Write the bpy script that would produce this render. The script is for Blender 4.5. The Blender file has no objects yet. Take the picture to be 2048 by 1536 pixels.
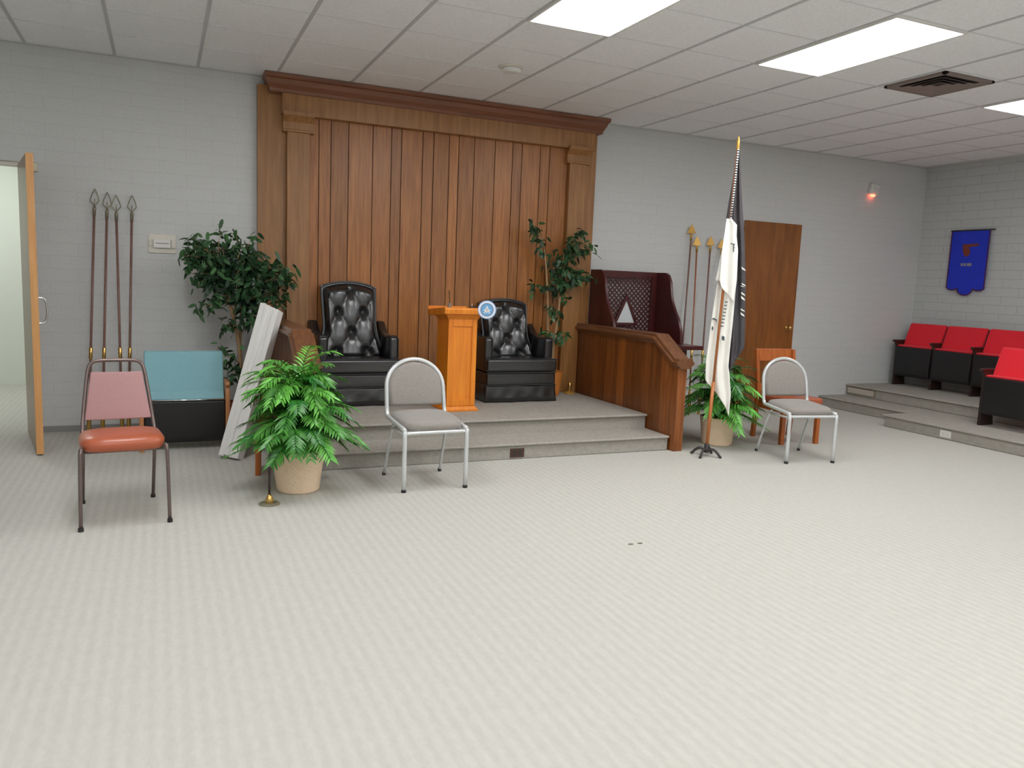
import bpy, bmesh, math, random
from mathutils import Vector, Matrix
random.seed(7)
S = bpy.context.scene
COL = S.collection
PI = math.pi

# ---------------------------------------------------------------- camera
YAW, PIT, ROL, F_PX, CAM_H = 0.4221, 0.1299, 0.0411, 1569.18, 1.3685
cy, sy, cp, sp, cr, sr = math.cos(YAW), math.sin(YAW), math.cos(PIT), math.sin(PIT), math.cos(ROL), math.sin(ROL)
fwd = Vector((sy*cp, cy*cp, -sp)); r0 = Vector((cy, -sy, 0)); u0 = r0.cross(fwd)
right = r0*cr + u0*sr; up = -r0*sr + u0*cr
cam = bpy.data.cameras.new('camera'); camo = bpy.data.objects.new('camera', cam); COL.objects.link(camo)
cam.sensor_width = 36; cam.lens = F_PX/2048*36; cam.clip_start = 0.05
camo.matrix_world = Matrix(((right.x, up.x, -fwd.x, 0), (right.y, up.y, -fwd.y, 0), (right.z, up.z, -fwd.z, CAM_H), (0, 0, 0, 1)))
S.camera = camo
# ---------------------------------------------------------------- world, exposure
w = bpy.data.worlds.new('world'); S.world = w; w.use_nodes = True
w.node_tree.nodes['Background'].inputs[0].default_value = (0.8, 0.85, 0.9, 1)
w.node_tree.nodes['Background'].inputs[1].default_value = 0.3
LAMP = 14.0            # emission of the fluorescent diffusers
S.view_settings.view_transform = 'Standard'
S.view_settings.look = 'None'
S.view_settings.gamma = 1.0
S.view_settings.use_curve_mapping = False
S.view_settings.exposure = 0.06

# ---------------------------------------------------------------- materials
def srgb(r, g, b):
    return tuple(((c/255)/12.92 if c/255 <= 0.04045 else ((c/255+0.055)/1.055)**2.4) for c in (r, g, b)) + (1,)
MATS = {}
def mat(name, col, rough=0.6, metal=0.0, spec=0.5, var=0.0, vscale=8.0, vstretch=(1, 1, 1), bump=0.0, bscale=60.0, emit=None, estr=0.0, coat=0.0, sheen=0.0, trans=0.0):
    if name in MATS: return MATS[name]
    m = bpy.data.materials.new(name); m.use_nodes = True
    nt = m.node_tree; b = nt.nodes['Principled BSDF']
    b.inputs['Base Color'].default_value = col
    b.inputs['Roughness'].default_value = rough; b.inputs['Metallic'].default_value = metal
    b.inputs['Specular IOR Level'].default_value = spec
    b.inputs['Coat Weight'].default_value = coat
    b.inputs['Sheen Weight'].default_value = sheen
    tc = nt.nodes.new('ShaderNodeTexCoord')
    if var > 0:
        mp = nt.nodes.new('ShaderNodeMapping'); mp.inputs['Scale'].default_value = vstretch
        n = nt.nodes.new('ShaderNodeTexNoise'); n.inputs['Scale'].default_value = vscale; n.inputs['Detail'].default_value = 4
        rp = nt.nodes.new('ShaderNodeMapRange'); rp.inputs[1].default_value = 0.3; rp.inputs[2].default_value = 0.7
        rp.inputs[3].default_value = 1-var; rp.inputs[4].default_value = 1+var
        mx = nt.nodes.new('ShaderNodeVectorMath'); mx.operation = 'SCALE'; mx.inputs[0].default_value = col[:3]
        nt.links.new(tc.outputs['Object'], mp.inputs[0]); nt.links.new(mp.outputs[0], n.inputs['Vector'])
        nt.links.new(n.outputs[0], rp.inputs[0]); nt.links.new(rp.outputs[0], mx.inputs['Scale'])
        nt.links.new(mx.outputs[0], b.inputs['Base Color'])
    if bump > 0:
        n2 = nt.nodes.new('ShaderNodeTexNoise'); n2.inputs['Scale'].default_value = bscale; n2.inputs['Detail'].default_value = 3
        bp = nt.nodes.new('ShaderNodeBump'); bp.inputs['Strength'].default_value = bump; bp.inputs['Distance'].default_value = 0.01
        nt.links.new(tc.outputs['Object'], n2.inputs['Vector']); nt.links.new(n2.outputs[0], bp.inputs['Height'])
        nt.links.new(bp.outputs[0], b.inputs['Normal'])
    if emit:
        b.inputs['Emission Color'].default_value = emit; b.inputs['Emission Strength'].default_value = estr
    MATS[name] = m
    return m

def wood(name, dark, light, rough=0.4, stretch=(14, 14, 1.0), tone=False, coat=0.15):
    """vertical-grain wood; 'tone' multiplies in a per-board tone attribute"""
    if name in MATS: return MATS[name]
    m = bpy.data.materials.new(name); m.use_nodes = True
    nt = m.node_tree; b = nt.nodes['Principled BSDF']; L = nt.links.new
    tc = nt.nodes.new('ShaderNodeTexCoord'); mp = nt.nodes.new('ShaderNodeMapping'); mp.inputs['Scale'].default_value = stretch
    n = nt.nodes.new('ShaderNodeTexNoise'); n.inputs['Scale'].default_value = 3.0; n.inputs['Detail'].default_value = 6; n.inputs['Roughness'].default_value = 0.6
    cr_ = nt.nodes.new('ShaderNodeValToRGB')
    cr_.color_ramp.elements[0].position = 0.3; cr_.color_ramp.elements[0].color = dark
    cr_.color_ramp.elements[1].position = 0.7; cr_.color_ramp.elements[1].color = light
    L(tc.outputs['Object'], mp.inputs[0]); L(mp.outputs[0], n.inputs['Vector']); L(n.outputs[0], cr_.inputs[0])
    out = cr_.outputs[0]
    if tone:
        at = nt.nodes.new('ShaderNodeAttribute'); at.attribute_name = 'tone'
        vm = nt.nodes.new('ShaderNodeVectorMath'); vm.operation = 'MULTIPLY'
        L(out, vm.inputs[0]); L(at.outputs['Color'], vm.inputs[1]); out = vm.outputs[0]
    L(out, b.inputs['Base Color'])
    b.inputs['Roughness'].default_value = rough; b.inputs['Coat Weight'].default_value = coat; b.inputs['Coat Roughness'].default_value = 0.35
    bp = nt.nodes.new('ShaderNodeBump'); bp.inputs['Strength'].default_value = 0.06; bp.inputs['Distance'].default_value = 0.01
    L(n.outputs[0], bp.inputs['Height']); L(bp.outputs[0], b.inputs['Normal'])
    MATS[name] = m
    return m

def block_wall(name, axis, col, mortar, bw=0.406, bh=0.203, strength=0.25):
    """painted concrete block: joints run along 'axis' (0 = x, 1 = y) and z"""
    m = bpy.data.materials.new(name); m.use_nodes = True
    nt = m.node_tree; b = nt.nodes['Principled BSDF']; L = nt.links.new
    tc = nt.nodes.new('ShaderNodeTexCoord'); sx = nt.nodes.new('ShaderNodeSeparateXYZ'); cx = nt.nodes.new('ShaderNodeCombineXYZ')
    L(tc.outputs['Object'], sx.inputs[0]); L(sx.outputs[axis], cx.inputs[0]); L(sx.outputs[2], cx.inputs[1])
    br = nt.nodes.new('ShaderNodeTexBrick'); L(cx.outputs[0], br.inputs['Vector'])
    br.inputs['Scale'].default_value = 1.0; br.inputs['Mortar Size'].default_value = 0.006; br.inputs['Mortar Smooth'].default_value = 0.6
    br.inputs['Brick Width'].default_value = bw; br.inputs['Row Height'].default_value = bh
    br.inputs['Color1'].default_value = col; br.inputs['Color2'].default_value = tuple(c*0.985 for c in col[:3])+(1,); br.inputs['Mortar'].default_value = mortar
    n = nt.nodes.new('ShaderNodeTexNoise'); n.inputs['Scale'].default_value = 90; n.inputs['Detail'].default_value = 4
    L(tc.outputs['Object'], n.inputs['Vector'])
    mr = nt.nodes.new('ShaderNodeMapRange'); mr.inputs[1].default_value = 0.25; mr.inputs[2].default_value = 0.75; mr.inputs[3].default_value = 0.93; mr.inputs[4].default_value = 1.07
    L(n.outputs[0], mr.inputs[0])
    vm = nt.nodes.new('ShaderNodeVectorMath'); vm.operation = 'SCALE'; L(br.outputs['Color'], vm.inputs[0]); L(mr.outputs[0], vm.inputs['Scale'])
    L(vm.outputs[0], b.inputs['Base Color']); b.inputs['Roughness'].default_value = 0.75
    inv = nt.nodes.new('ShaderNodeMath'); inv.operation = 'SUBTRACT'; inv.inputs[0].default_value = 1.0; L(br.outputs['Fac'], inv.inputs[1])
    ad = nt.nodes.new('ShaderNodeMath'); ad.operation = 'MULTIPLY_ADD'; ad.inputs[1].default_value = 0.15; L(n.outputs[0], ad.inputs[0]); L(inv.outputs[0], ad.inputs[2])
    bp = nt.nodes.new('ShaderNodeBump'); bp.inputs['Strength'].default_value = strength; bp.inputs['Distance'].default_value = 0.004
    L(ad.outputs[0], bp.inputs['Height']); L(bp.outputs[0], b.inputs['Normal'])
    return m

def carpet(name, col, ribs=True, contrast=0.10):
    m = bpy.data.materials.new(name); m.use_nodes = True
    nt = m.node_tree; b = nt.nodes['Principled BSDF']; L = nt.links.new
    tc = nt.nodes.new('ShaderNodeTexCoord')
    mp = nt.nodes.new('ShaderNodeMapping'); mp.inputs['Scale'].default_value = (1, 0.35, 1); L(tc.outputs['Object'], mp.inputs[0])
    n = nt.nodes.new('ShaderNodeTexNoise'); n.inputs['Scale'].default_value = 45; n.inputs['Detail'].default_value = 5; n.inputs['Roughness'].default_value = 0.7
    L(mp.outputs[0], n.inputs['Vector'])
    fac = n.outputs[0]
    if ribs:
        wv = nt.nodes.new('ShaderNodeTexWave'); wv.wave_type = 'BANDS'; wv.bands_direction = 'X'
        wv.inputs['Scale'].default_value = 6.2; wv.inputs['Distortion'].default_value = 1.6; wv.inputs['Detail'].default_value = 3; wv.inputs['Detail Scale'].default_value = 6
        L(tc.outputs['Object'], wv.inputs['Vector'])
        mx = nt.nodes.new('ShaderNodeMath'); mx.operation = 'MULTIPLY_ADD'; mx.inputs[1].default_value = 0.20; L(wv.outputs['Fac'], mx.inputs[0]); 
        m2 = nt.nodes.new('ShaderNodeMath'); m2.operation = 'MULTIPLY'; m2.inputs[1].default_value = 0.80; L(n.outputs[0], m2.inputs[0]); L(m2.outputs[0], mx.inputs[2])
        fac = mx.outputs[0]
    mr = nt.nodes.new('ShaderNodeMapRange'); mr.inputs[1].default_value = 0.3; mr.inputs[2].default_value = 0.7; mr.inputs[3].default_value = 1-contrast; mr.inputs[4].default_value = 1+contrast
    L(fac, mr.inputs[0])
    vm = nt.nodes.new('ShaderNodeVectorMath'); vm.operation = 'SCALE'; vm.inputs[0].default_value = col[:3]; L(mr.outputs[0], vm.inputs['Scale'])
    L(vm.outputs[0], b.inputs['Base Color']); b.inputs['Roughness'].default_value = 0.95; b.inputs['Specular IOR Level'].default_value = 0.1
    bp = nt.nodes.new('ShaderNodeBump'); bp.inputs['Strength'].default_value = 0.35; bp.inputs['Distance'].default_value = 0.006
    L(fac, bp.inputs['Height']); L(bp.outputs[0], b.inputs['Normal'])
    return m

def striped(name, c1, c2, scale):
    m = bpy.data.materials.new(name); m.use_nodes = True
    nt = m.node_tree; b = nt.nodes['Principled BSDF']; L = nt.links.new
    tc = nt.nodes.new('ShaderNodeTexCoord')
    wv = nt.nodes.new('ShaderNodeTexWave'); wv.bands_direction = 'Z'; wv.inputs['Scale'].default_value = scale
    cr_ = nt.nodes.new('ShaderNodeValToRGB'); cr_.color_ramp.interpolation = 'CONSTANT'
    cr_.color_ramp.elements[0].color = c1; cr_.color_ramp.elements[1].color = c2; cr_.color_ramp.elements[1].position = 0.5
    L(tc.outputs['Object'], wv.inputs['Vector']); L(wv.outputs['Fac'], cr_.inputs[0]); L(cr_.outputs[0], b.inputs['Base Color'])
    b.inputs['Roughness'].default_value = 0.8
    return m

def leafmat(name, c_dark, c_light):
    m = bpy.data.materials.new(name); m.use_nodes = True
    nt = m.node_tree; b = nt.nodes['Principled BSDF']; L = nt.links.new
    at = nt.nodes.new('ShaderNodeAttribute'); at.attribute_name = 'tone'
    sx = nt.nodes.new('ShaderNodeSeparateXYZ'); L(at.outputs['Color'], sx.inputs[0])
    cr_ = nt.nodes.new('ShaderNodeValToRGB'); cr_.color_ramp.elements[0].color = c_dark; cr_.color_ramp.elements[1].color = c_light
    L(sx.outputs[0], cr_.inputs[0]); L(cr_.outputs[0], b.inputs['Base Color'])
    b.inputs['Roughness'].default_value = 0.35
    return m

M = {}
M['wall_back'] = block_wall('wall_back_paint', 0, srgb(212, 213, 212), srgb(206, 207, 206), bh=0.1016, strength=0.12)
M['wall_side'] = block_wall('wall_side_paint', 1, srgb(200, 203, 202), srgb(184, 187, 186), bh=0.1016, strength=0.3)
M['white_wall'] = mat('pale_wall_paint', srgb(225, 230, 218), 0.8, bump=0.05)
M['ceil'] = mat('ceiling_tile', srgb(243, 243, 245), 0.9, var=0.05, vscale=60, bump=0.25, bscale=180)
M['grid_a'] = mat('ceiling_grid_bar', srgb(196, 196, 198), 0.6)
M['grid_b'] = mat('ceiling_grid_cross', srgb(226, 226, 228), 0.6)
M['carpet'] = carpet('ribbed_carpet', srgb(192, 190, 182), contrast=0.07)
M['carpet_step'] = carpet('step_carpet', srgb(168, 163, 154), ribs=False, contrast=0.12)
M['panel'] = wood('oak_boards', srgb(144, 86, 38), srgb(186, 122, 62), 0.36, (14, 14, 0.8), tone=True, coat=0.2)
M['oak'] = wood('oak_frame', srgb(138, 92, 48), srgb(170, 120, 68), 0.38, (12, 12, 0.8), coat=0.3)
M['cornice'] = wood('cornice_wood', srgb(112, 66, 44), srgb(140, 86, 56), 0.4, (0.8, 12, 12))
M['halfboards'] = wood('half_wall_boards', srgb(110, 58, 24), srgb(158, 92, 38), 0.38, (14, 14, 0.8), tone=True, coat=0.3)
M['railcap'] = wood('rail_cap_wood', srgb(96, 58, 36), srgb(128, 82, 50), 0.35, (12, 1, 12))
M['lectern'] = wood('orange_oak', srgb(218, 118, 20), srgb(244, 150, 36), 0.4, (10, 10, 0.8))
M['mahogany'] = wood('mahogany', srgb(66, 24, 24), srgb(88, 34, 32), 0.3, (10, 10, 1))
M['cherry'] = wood('cherry_wood', srgb(164, 84, 34), srgb(196, 108, 46), 0.35, (10, 10, 1))
M['doorwood'] = wood('veneer_door', srgb(124, 74, 34), srgb(160, 98, 44), 0.35, (6, 6, 0.7))
M['dooredge'] = wood('door_edge_wood', srgb(200, 142, 84), srgb(222, 166, 104), 0.5, (10, 10, 0.8))
M['doorface'] = wood('door_face_wood', srgb(120, 92, 62), srgb(150, 118, 84), 0.3, (10, 10, 0.8))
M['poledark'] = wood('dark_pole_wood', srgb(112, 80, 72), srgb(150, 112, 98), 0.4, (30, 30, 2))
M['polered'] = wood('red_pole_wood', srgb(150, 92, 66), srgb(176, 114, 82), 0.4, (30, 30, 2))
M['poleoak'] = wood('oak_pole', srgb(170, 98, 48), srgb(200, 124, 66), 0.4, (30, 30, 2))
M['leather'] = mat('black_leather', (0.013, 0.013, 0.014, 1), 0.27, bump=0.25, bscale=9, spec=1.0)
M['piping'] = mat('black_piping', (0.03, 0.03, 0.032, 1), 0.3)
M['silver'] = mat('silver_tube', srgb(214, 216, 216), 0.35, metal=0.3, var=0.03)
M['greyfab'] = mat('grey_fabric', srgb(150, 144, 138), 0.95, var=0.08, vscale=80, bump=0.2, bscale=220, sheen=0.2)
M['rubber'] = mat('rubber', (0.02, 0.02, 0.02, 1), 0.7)
M['tubetaupe'] = mat('taupe_tube', srgb(120, 104, 100), 0.3, metal=0.6)
M['mauve'] = mat('mauve_vinyl', srgb(176, 134, 134), 0.6, var=0.04, vscale=120)
M['rustvinyl'] = mat('rust_vinyl', srgb(176, 92, 62), 0.32, var=0.04)
M['teal'] = mat('teal_fabric', srgb(132, 178, 186), 0.95, var=0.07, vscale=150, sheen=0.3)
M['red'] = mat('red_fabric', srgb(234, 32, 50), 0.9, var=0.05, vscale=120, sheen=0.15)
M['blackplastic'] = mat('black_pan', (0.012, 0.011, 0.012, 1), 0.4)
M['seatwood'] = wood('seat_stand_wood', srgb(168, 108, 64), srgb(196, 134, 84), 0.45, (12, 12, 1))
M['darkwood'] = wood('dark_stand_wood', srgb(40, 26, 24), srgb(58, 36, 30), 0.4, (12, 12, 1))
M['chrome'] = mat('chrome', (0.8, 0.8, 0.8, 1), 0.15, metal=1.0)
M['brass'] = mat('brass', srgb(214, 176, 104), 0.25, metal=0.9)
M['oldbrass'] = mat('tarnished_brass', srgb(150, 144, 124), 0.45, metal=0.6)
M['gold'] = mat('gold_paint', srgb(212, 166, 84), 0.4, metal=0.4)
M['iron'] = mat('cast_iron', srgb(70, 68, 68), 0.5, metal=0.5)
M['white'] = mat('white_plastic', srgb(232, 230, 226), 0.5)
M['offwhite'] = mat('cream_plastic', srgb(226, 220, 208), 0.5)
M['whitepanel'] = mat('white_vinyl', srgb(232, 230, 226), 0.45, var=0.04, vscale=6, vstretch=(8, 8, 1))
M['pot'] = mat('woven_pot', srgb(246, 218, 186), 0.8, var=0.06, vscale=30, vstretch=(1, 1, 6), bump=0.5, bscale=70)
M['orangepot'] = mat('orange_clay', srgb(206, 128, 56), 0.6, var=0.05)
M['redpot'] = mat('red_clay', srgb(150, 70, 36), 0.6, var=0.05)
M['soil'] = mat('potting_moss', srgb(120, 84, 44), 0.95, var=0.2, vscale=40, bump=0.6)
M['bark'] = mat('pale_bark', srgb(176, 142, 104), 0.8, var=0.12, vscale=30, bump=0.4)
M['palm'] = leafmat('palm_leaf', srgb(20, 96, 30), srgb(124, 206, 84))
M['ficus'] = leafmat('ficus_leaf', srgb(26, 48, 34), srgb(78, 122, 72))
M['flagblack'] = mat('black_flag_cloth', srgb(78, 74, 78), 0.8, var=0.15, vscale=8)
M['flagwhite'] = mat('white_flag_cloth', srgb(244, 242, 234), 0.85, var=0.02)
M['ink'] = mat('dark_print', srgb(70, 78, 84), 0.8)
M['blue'] = mat('blue_felt', srgb(32, 56, 206), 0.95, var=0.06, sheen=0.2)
M['maroon'] = mat('maroon_fringe', srgb(90, 30, 70), 0.9)
M['rustprint'] = mat('rust_print', srgb(130, 62, 48), 0.9)
M['greyprint'] = mat('grey_print', srgb(150, 150, 158), 0.9)
M['discblue'] = mat('disc_blue', srgb(120, 175, 220), 0.4)
M['discring'] = mat('disc_ring', srgb(150, 180, 232), 0.4)
M['discwhite'] = mat('disc_white', srgb(235, 240, 245), 0.4)
M['discnavy'] = mat('disc_navy', srgb(60, 84, 140), 0.4)
M['peach'] = mat('disc_peach', srgb(230, 196, 170), 0.4)
M['vent'] = mat('vent_metal', srgb(140, 126, 120), 0.5, metal=0.2)
M['ventdark'] = mat('vent_dark', srgb(52, 44, 42), 0.7)
M['brownplate'] = mat('brown_outlet', srgb(78, 52, 42), 0.4)
M['grille'] = mat('floor_grille', srgb(150, 138, 120), 0.4, metal=0.3)
M['diffuser'] = mat('light_diffuser', (0.9, 0.9, 0.9, 1), 0.5, emit=(0.98, 0.99, 1.0, 1), estr=LAMP)
M['redlamp'] = mat('red_lamp', (0.8, 0.05, 0.02, 1), 0.3, emit=(1.0, 0.12, 0.06, 1), estr=6)
M['cord'] = striped('beaded_cord', (0.85, 0.85, 0.85, 1), (0.02, 0.02, 0.02, 1), 16)
M['baseboard'] = mat('rubber_base', srgb(150, 150, 148), 0.6)
M['frost'] = mat('pale_glass', srgb(226, 230, 232), 0.3)

# ---------------------------------------------------------------- mesh helpers
def vface(bm, vs):
    try: return bm.faces.new(vs)
    except ValueError: return None
def box(bm, x0, x1, y0, y1, z0, z1, M4=None, taper=None):
    c = [(x0, y0, z0), (x1, y0, z0), (x1, y1, z0), (x0, y1, z0), (x0, y0, z1), (x1, y0, z1), (x1, y1, z1), (x0, y1, z1)]
    if taper:
        mx, my = (x0+x1)/2, (y0+y1)/2
        c = c[:4] + [(mx+(x-mx)*taper, my+(y-my)*taper, z) for x, y, z in c[4:]]
    v = [bm.verts.new(M4 @ Vector(p) if M4 else p) for p in c]
    fs = [vface(bm, [v[i] for i in f]) for f in ((0, 3, 2, 1), (4, 5, 6, 7), (0, 1, 5, 4), (1, 2, 6, 5), (2, 3, 7, 6), (3, 0, 4, 7))]
    return fs
def prism(bm, poly, a, b, axis='y', M4=None):
    """extrude a 2D polygon. axis y: poly in (x,z); axis x: poly in (y,z); axis z: poly in (x,y)"""
    def P(p, t):
        q = {'y': (p[0], t, p[1]), 'x': (t, p[0], p[1]), 'z': (p[0], p[1], t)}[axis]
        return M4 @ Vector(q) if M4 else q
    A = [bm.verts.new(P(p, a)) for p in poly]; B = [bm.verts.new(P(p, b)) for p in poly]
    n = len(poly)
    vface(bm, A); vface(bm, B[::-1])
    for i in range(n): vface(bm, (A[i], B[i], B[(i+1) % n], A[(i+1) % n]))
def tube(bm, pts, r, seg=10, closed=False, caps=True):
    pts = [Vector(p) for p in pts]; n = len(pts)
    rs = r if isinstance(r, (list, tuple)) else [r]*n
    rings = []; prev = None
    for i, p in enumerate(pts):
        if closed: d = pts[(i+1) % n]-pts[i-1]
        else: d = pts[min(i+1, n-1)]-pts[max(i-1, 0)]
        d.normalize()
        if prev is None:
            a = d.orthogonal().normalized()
        else:
            a = (prev - d*prev.dot(d))
            a = a.normalized() if a.length > 1e-6 else d.orthogonal().normalized()
        prev = a; bb = d.cross(a)
        rings.append([bm.verts.new(p+(a*math.cos(2*PI*k/seg)+bb*math.sin(2*PI*k/seg))*rs[i]) for k in range(seg)])
    m = n if closed else n-1
    for i in range(m):
        A, B = rings[i], rings[(i+1) % n]
        for k in range(seg): vface(bm, (A[k], A[(k+1) % seg], B[(k+1) % seg], B[k]))
    if not closed and caps:
        vface(bm, rings[0][::-1]); vface(bm, rings[-1])
def lathe(bm, prof, c=(0, 0, 0), seg=28):
    rings = []
    for r, z in prof:
        rings.append([bm.verts.new((c[0]+r*math.cos(2*PI*k/seg), c[1]+r*math.sin(2*PI*k/seg), c[2]+z)) for k in range(seg)])
    for A, B in zip(rings, rings[1:]):
        for k in range(seg): vface(bm, (A[k], A[(k+1) % seg], B[(k+1) % seg], B[k]))
    vface(bm, rings[0][::-1]); vface(bm, rings[-1])
def smooth_path(pts, n=6):
    """Catmull-Rom through pts"""
    pts = [Vector(p) for p in pts]; out = []
    for i in range(len(pts)-1):
        p0 = pts[max(i-1, 0)]; p1 = pts[i]; p2 = pts[i+1]; p3 = pts[min(i+2, len(pts)-1)]
        for k in range(n):
            t = k/n
            out.append(0.5*((2*p1)+(p2-p0)*t+(2*p0-5*p1+4*p2-p3)*t*t+(3*p1-p0-3*p2+p3)*t**3))
    out.append(pts[-1]); return out
def obj(name, bm, m, parent=None, smooth=False, bevel=0.0, solid=0.0, sub=0, bseg=2):
    bmesh.ops.recalc_face_normals(bm, faces=bm.faces)
    me = bpy.data.meshes.new(name); bm.to_mesh(me); bm.free()
    me.materials.append(m if not isinstance(m, str) else M[m])
    o = bpy.data.objects.new(name, me); COL.objects.link(o)
    if parent: o.parent = parent
    if smooth:
        for p in me.polygons: p.use_smooth = True
    if solid:
        s = o.modifiers.new('solid', 'SOLIDIFY'); s.thickness = solid; s.offset = 0
    if bevel:
        b = o.modifiers.new('bevel', 'BEVEL'); b.width = bevel; b.segments = bseg; b.limit_method = 'ANGLE'; b.angle_limit = math.radians(40)
        for p in me.polygons: p.use_smooth = True
        wn = o.modifiers.new('wn', 'WEIGHTED_NORMAL'); wn.keep_sharp = True
    if sub:
        s = o.modifiers.new('sub', 'SUBSURF'); s.levels = sub; s.render_levels = sub
    return o
def bobj(name, m, parent, *boxes, bevel=0.004, smooth=False):
    bm = bmesh.new()
    for b in boxes: box(bm, *b)
    return obj(name, bm, m, parent, bevel=bevel)
def tag(o, label, cat, group=None):
    o['label'] = label; o['category'] = cat
    if group: o['group'] = group
    return o
def thing(name, label, cat, loc=(0, 0, 0), rz=0.0, group=None):
    o = bpy.data.objects.new(name, None); COL.objects.link(o)
    o.location = loc; o.rotation_euler = (0, 0, rz); o.empty_display_size = 0.1
    return tag(o, label, cat, group)
def structure(o):
    o['kind'] = 'structure'; return o
def dup(root, loc, rz, label, group=None):
    r = root.copy(); COL.objects.link(r); r.location = loc; r.rotation_euler = (0, 0, rz); r['label'] = label
    if group: r['group'] = group
    for ch in list(root.children):
        c = ch.copy(); COL.objects.link(c); c.parent = r
        for g in ch.children:
            d = g.copy(); COL.objects.link(d); d.parent = c
    return r
def set_tone(o, f):
    me = o.data; a = me.attributes.new('tone', 'FLOAT_COLOR', 'CORNER')
    for p in me.polygons:
        t = f(p)
        for li in p.loop_indices: a.data[li].color = (t, t, t, 1)

# ---------------------------------------------------------------- setting
WY = 7.246; RX = 8.917; CZ = 3.011; LX = -4.2; NY = -4.0
bm = bmesh.new(); box(bm, LX-3, RX+0.3, NY-0.2, 12.0, -0.06, 0.0); structure(obj('floor', bm, 'carpet'))
bm = bmesh.new(); box(bm, LX-0.2, RX+0.2, NY-0.2, WY+0.15, CZ, CZ+0.1); structure(obj('ceiling', bm, 'ceil'))
GX, GY, T = 2.7398, 4.7483, 0.6096
bm = bmesh.new()
i = -11
while GX+i*T < RX:
    x = GX+i*T
    if x > LX: box(bm, x-0.012, x+0.012, NY, WY, CZ-0.004, CZ+0.002)
    i += 1
box(bm, LX, RX, WY-0.022, WY, CZ-0.006, CZ)
box(bm, RX-0.022, RX, NY, WY, CZ-0.006, CZ)
structure(obj('trim_1', bm, 'grid_a'))
bm = bmesh.new()
j = -14
while GY+j*T < WY:
    y = GY+j*T; box(bm, LX, RX, y-0.007, y+0.007, CZ-0.003, CZ+0.002); j += 1
structure(obj('trim_2', bm, 'grid_b'))
OX0, OX1, OZ = -1.88, -0.955, 2.13      # left doorway
bm = bmesh.new()
box(bm, LX-0.15, OX0, WY, WY+0.15, 0, CZ); box(bm, OX1, RX+0.15, WY, WY+0.15, 0, CZ); box(bm, OX0, OX1, WY, WY+0.15, OZ, CZ)
structure(obj('wall_back', bm, 'wall_back'))
bm = bmesh.new(); box(bm, RX, RX+0.15, NY, WY, 0, CZ); structure(obj('wall_right', bm, 'wall_side'))
bm = bmesh.new(); box(bm, LX-0.15, LX, NY, WY, 0, CZ); structure(obj('wall_left', bm, 'wall_side'))
bm = bmesh.new(); box(bm, LX-0.15, RX+0.15, NY-0.15, NY, 0, CZ); structure(obj('wall_front', bm, 'wall_back'))
# room beyond the doorway
bm = bmesh.new(); box(bm, LX-0.15, 1.2, 10.24, 10.35, 0, 2.7); structure(obj('wall_hallway', bm, 'white_wall'))
bm = bmesh.new(); box(bm, 0.4, 0.5, WY+0.15, 10.24, 0, 2.7); structure(obj('wall_hallway_right', bm, 'white_wall'))
bm = bmesh.new(); box(bm, LX-0.15, LX-0.05, WY+0.15, 10.24, 0, 2.7); structure(obj('wall_hallway_left', bm, 'white_wall'))
bm = bmesh.new(); box(bm, LX-0.15, 1.2, WY+0.15, 10.35, 2.7, 2.8); structure(obj('ceiling_hallway', bm, 'white_wall'))
# door frame in the left doorway
bm = bmesh.new()
box(bm, OX0, OX1, WY+0.02, WY+0.13, OZ-0.03, OZ); box(bm, OX0, OX0+0.03, WY+0.02, WY+0.13, 0, OZ-0.03); box(bm, OX1-0.02, OX1, WY+0.05, WY+0.13, 0, OZ-0.03)
structure(obj('trim_3', bm, 'offwhite'))
bm = bmesh.new()
box(bm, LX, OX0, WY-0.008, WY, 0, 0.05); box(bm, OX1, 0.76, WY-0.008, WY, 0, 0.05); box(bm, 4.1, 7.4, WY-0.008, WY, 0, 0.05)
structure(obj('baseboard_back', bm, 'baseboard'))
# left door leaf, open into the room
dl = bpy.data.objects.new('door_1', None); COL.objects.link(dl); structure(dl)
dl.location = (-0.955, 7.20, 0); dl.rotation_euler = (0, 0, math.radians(-90+11.2))
bobj('door_panel', 'doorface', dl, (0.0, 0.862, -0.04, 0.0, 0.012, 2.10), bevel=0.002)
bobj('door_edge', 'dooredge', dl, (0.862, 0.868, -0.043, 0.003, 0.012, 2.10), bevel=0.001)
bm = bmesh.new()
tube(bm, smooth_path([(0.80, 0.0, 1.12), (0.80, 0.045, 1.11), (0.80, 0.058, 1.03), (0.80, 0.045, 0.95), (0.80, 0.0, 0.94)], 5), 0.006, 8)
obj('door_handle', bm, 'chrome', dl, smooth=True)
bobj('closer_bracket', 'oldbrass', dl, (0.80, 0.85, 0.0, 0.03, 1.98, 2.04))
# right door (closed slab)
dr = bpy.data.objects.new('door_2', None); COL.objects.link(dr); structure(dr); dr.location = (6.06, 7.236, 0)
bobj('door_panel', 'doorwood', dr, (0.0, 0.835, -0.02, 0.006, 0.01, 2.165), bevel=0.002)
bm = bmesh.new()
prof = [(0.03, 0), (0.03, 0.006), (0.012, 0.01), (0.012, 0.035), (0.026, 0.045), (0.028, 0.06), (0.016, 0.072), (0.002, 0.074)]
lathe(bm, prof, seg=20)
for v in bm.verts: v.co = Vector((0.735+v.co.x, -0.02-v.co.z, 0.956+v.co.y))
obj('door_knob', bm, 'brass', dr, smooth=True)

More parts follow.
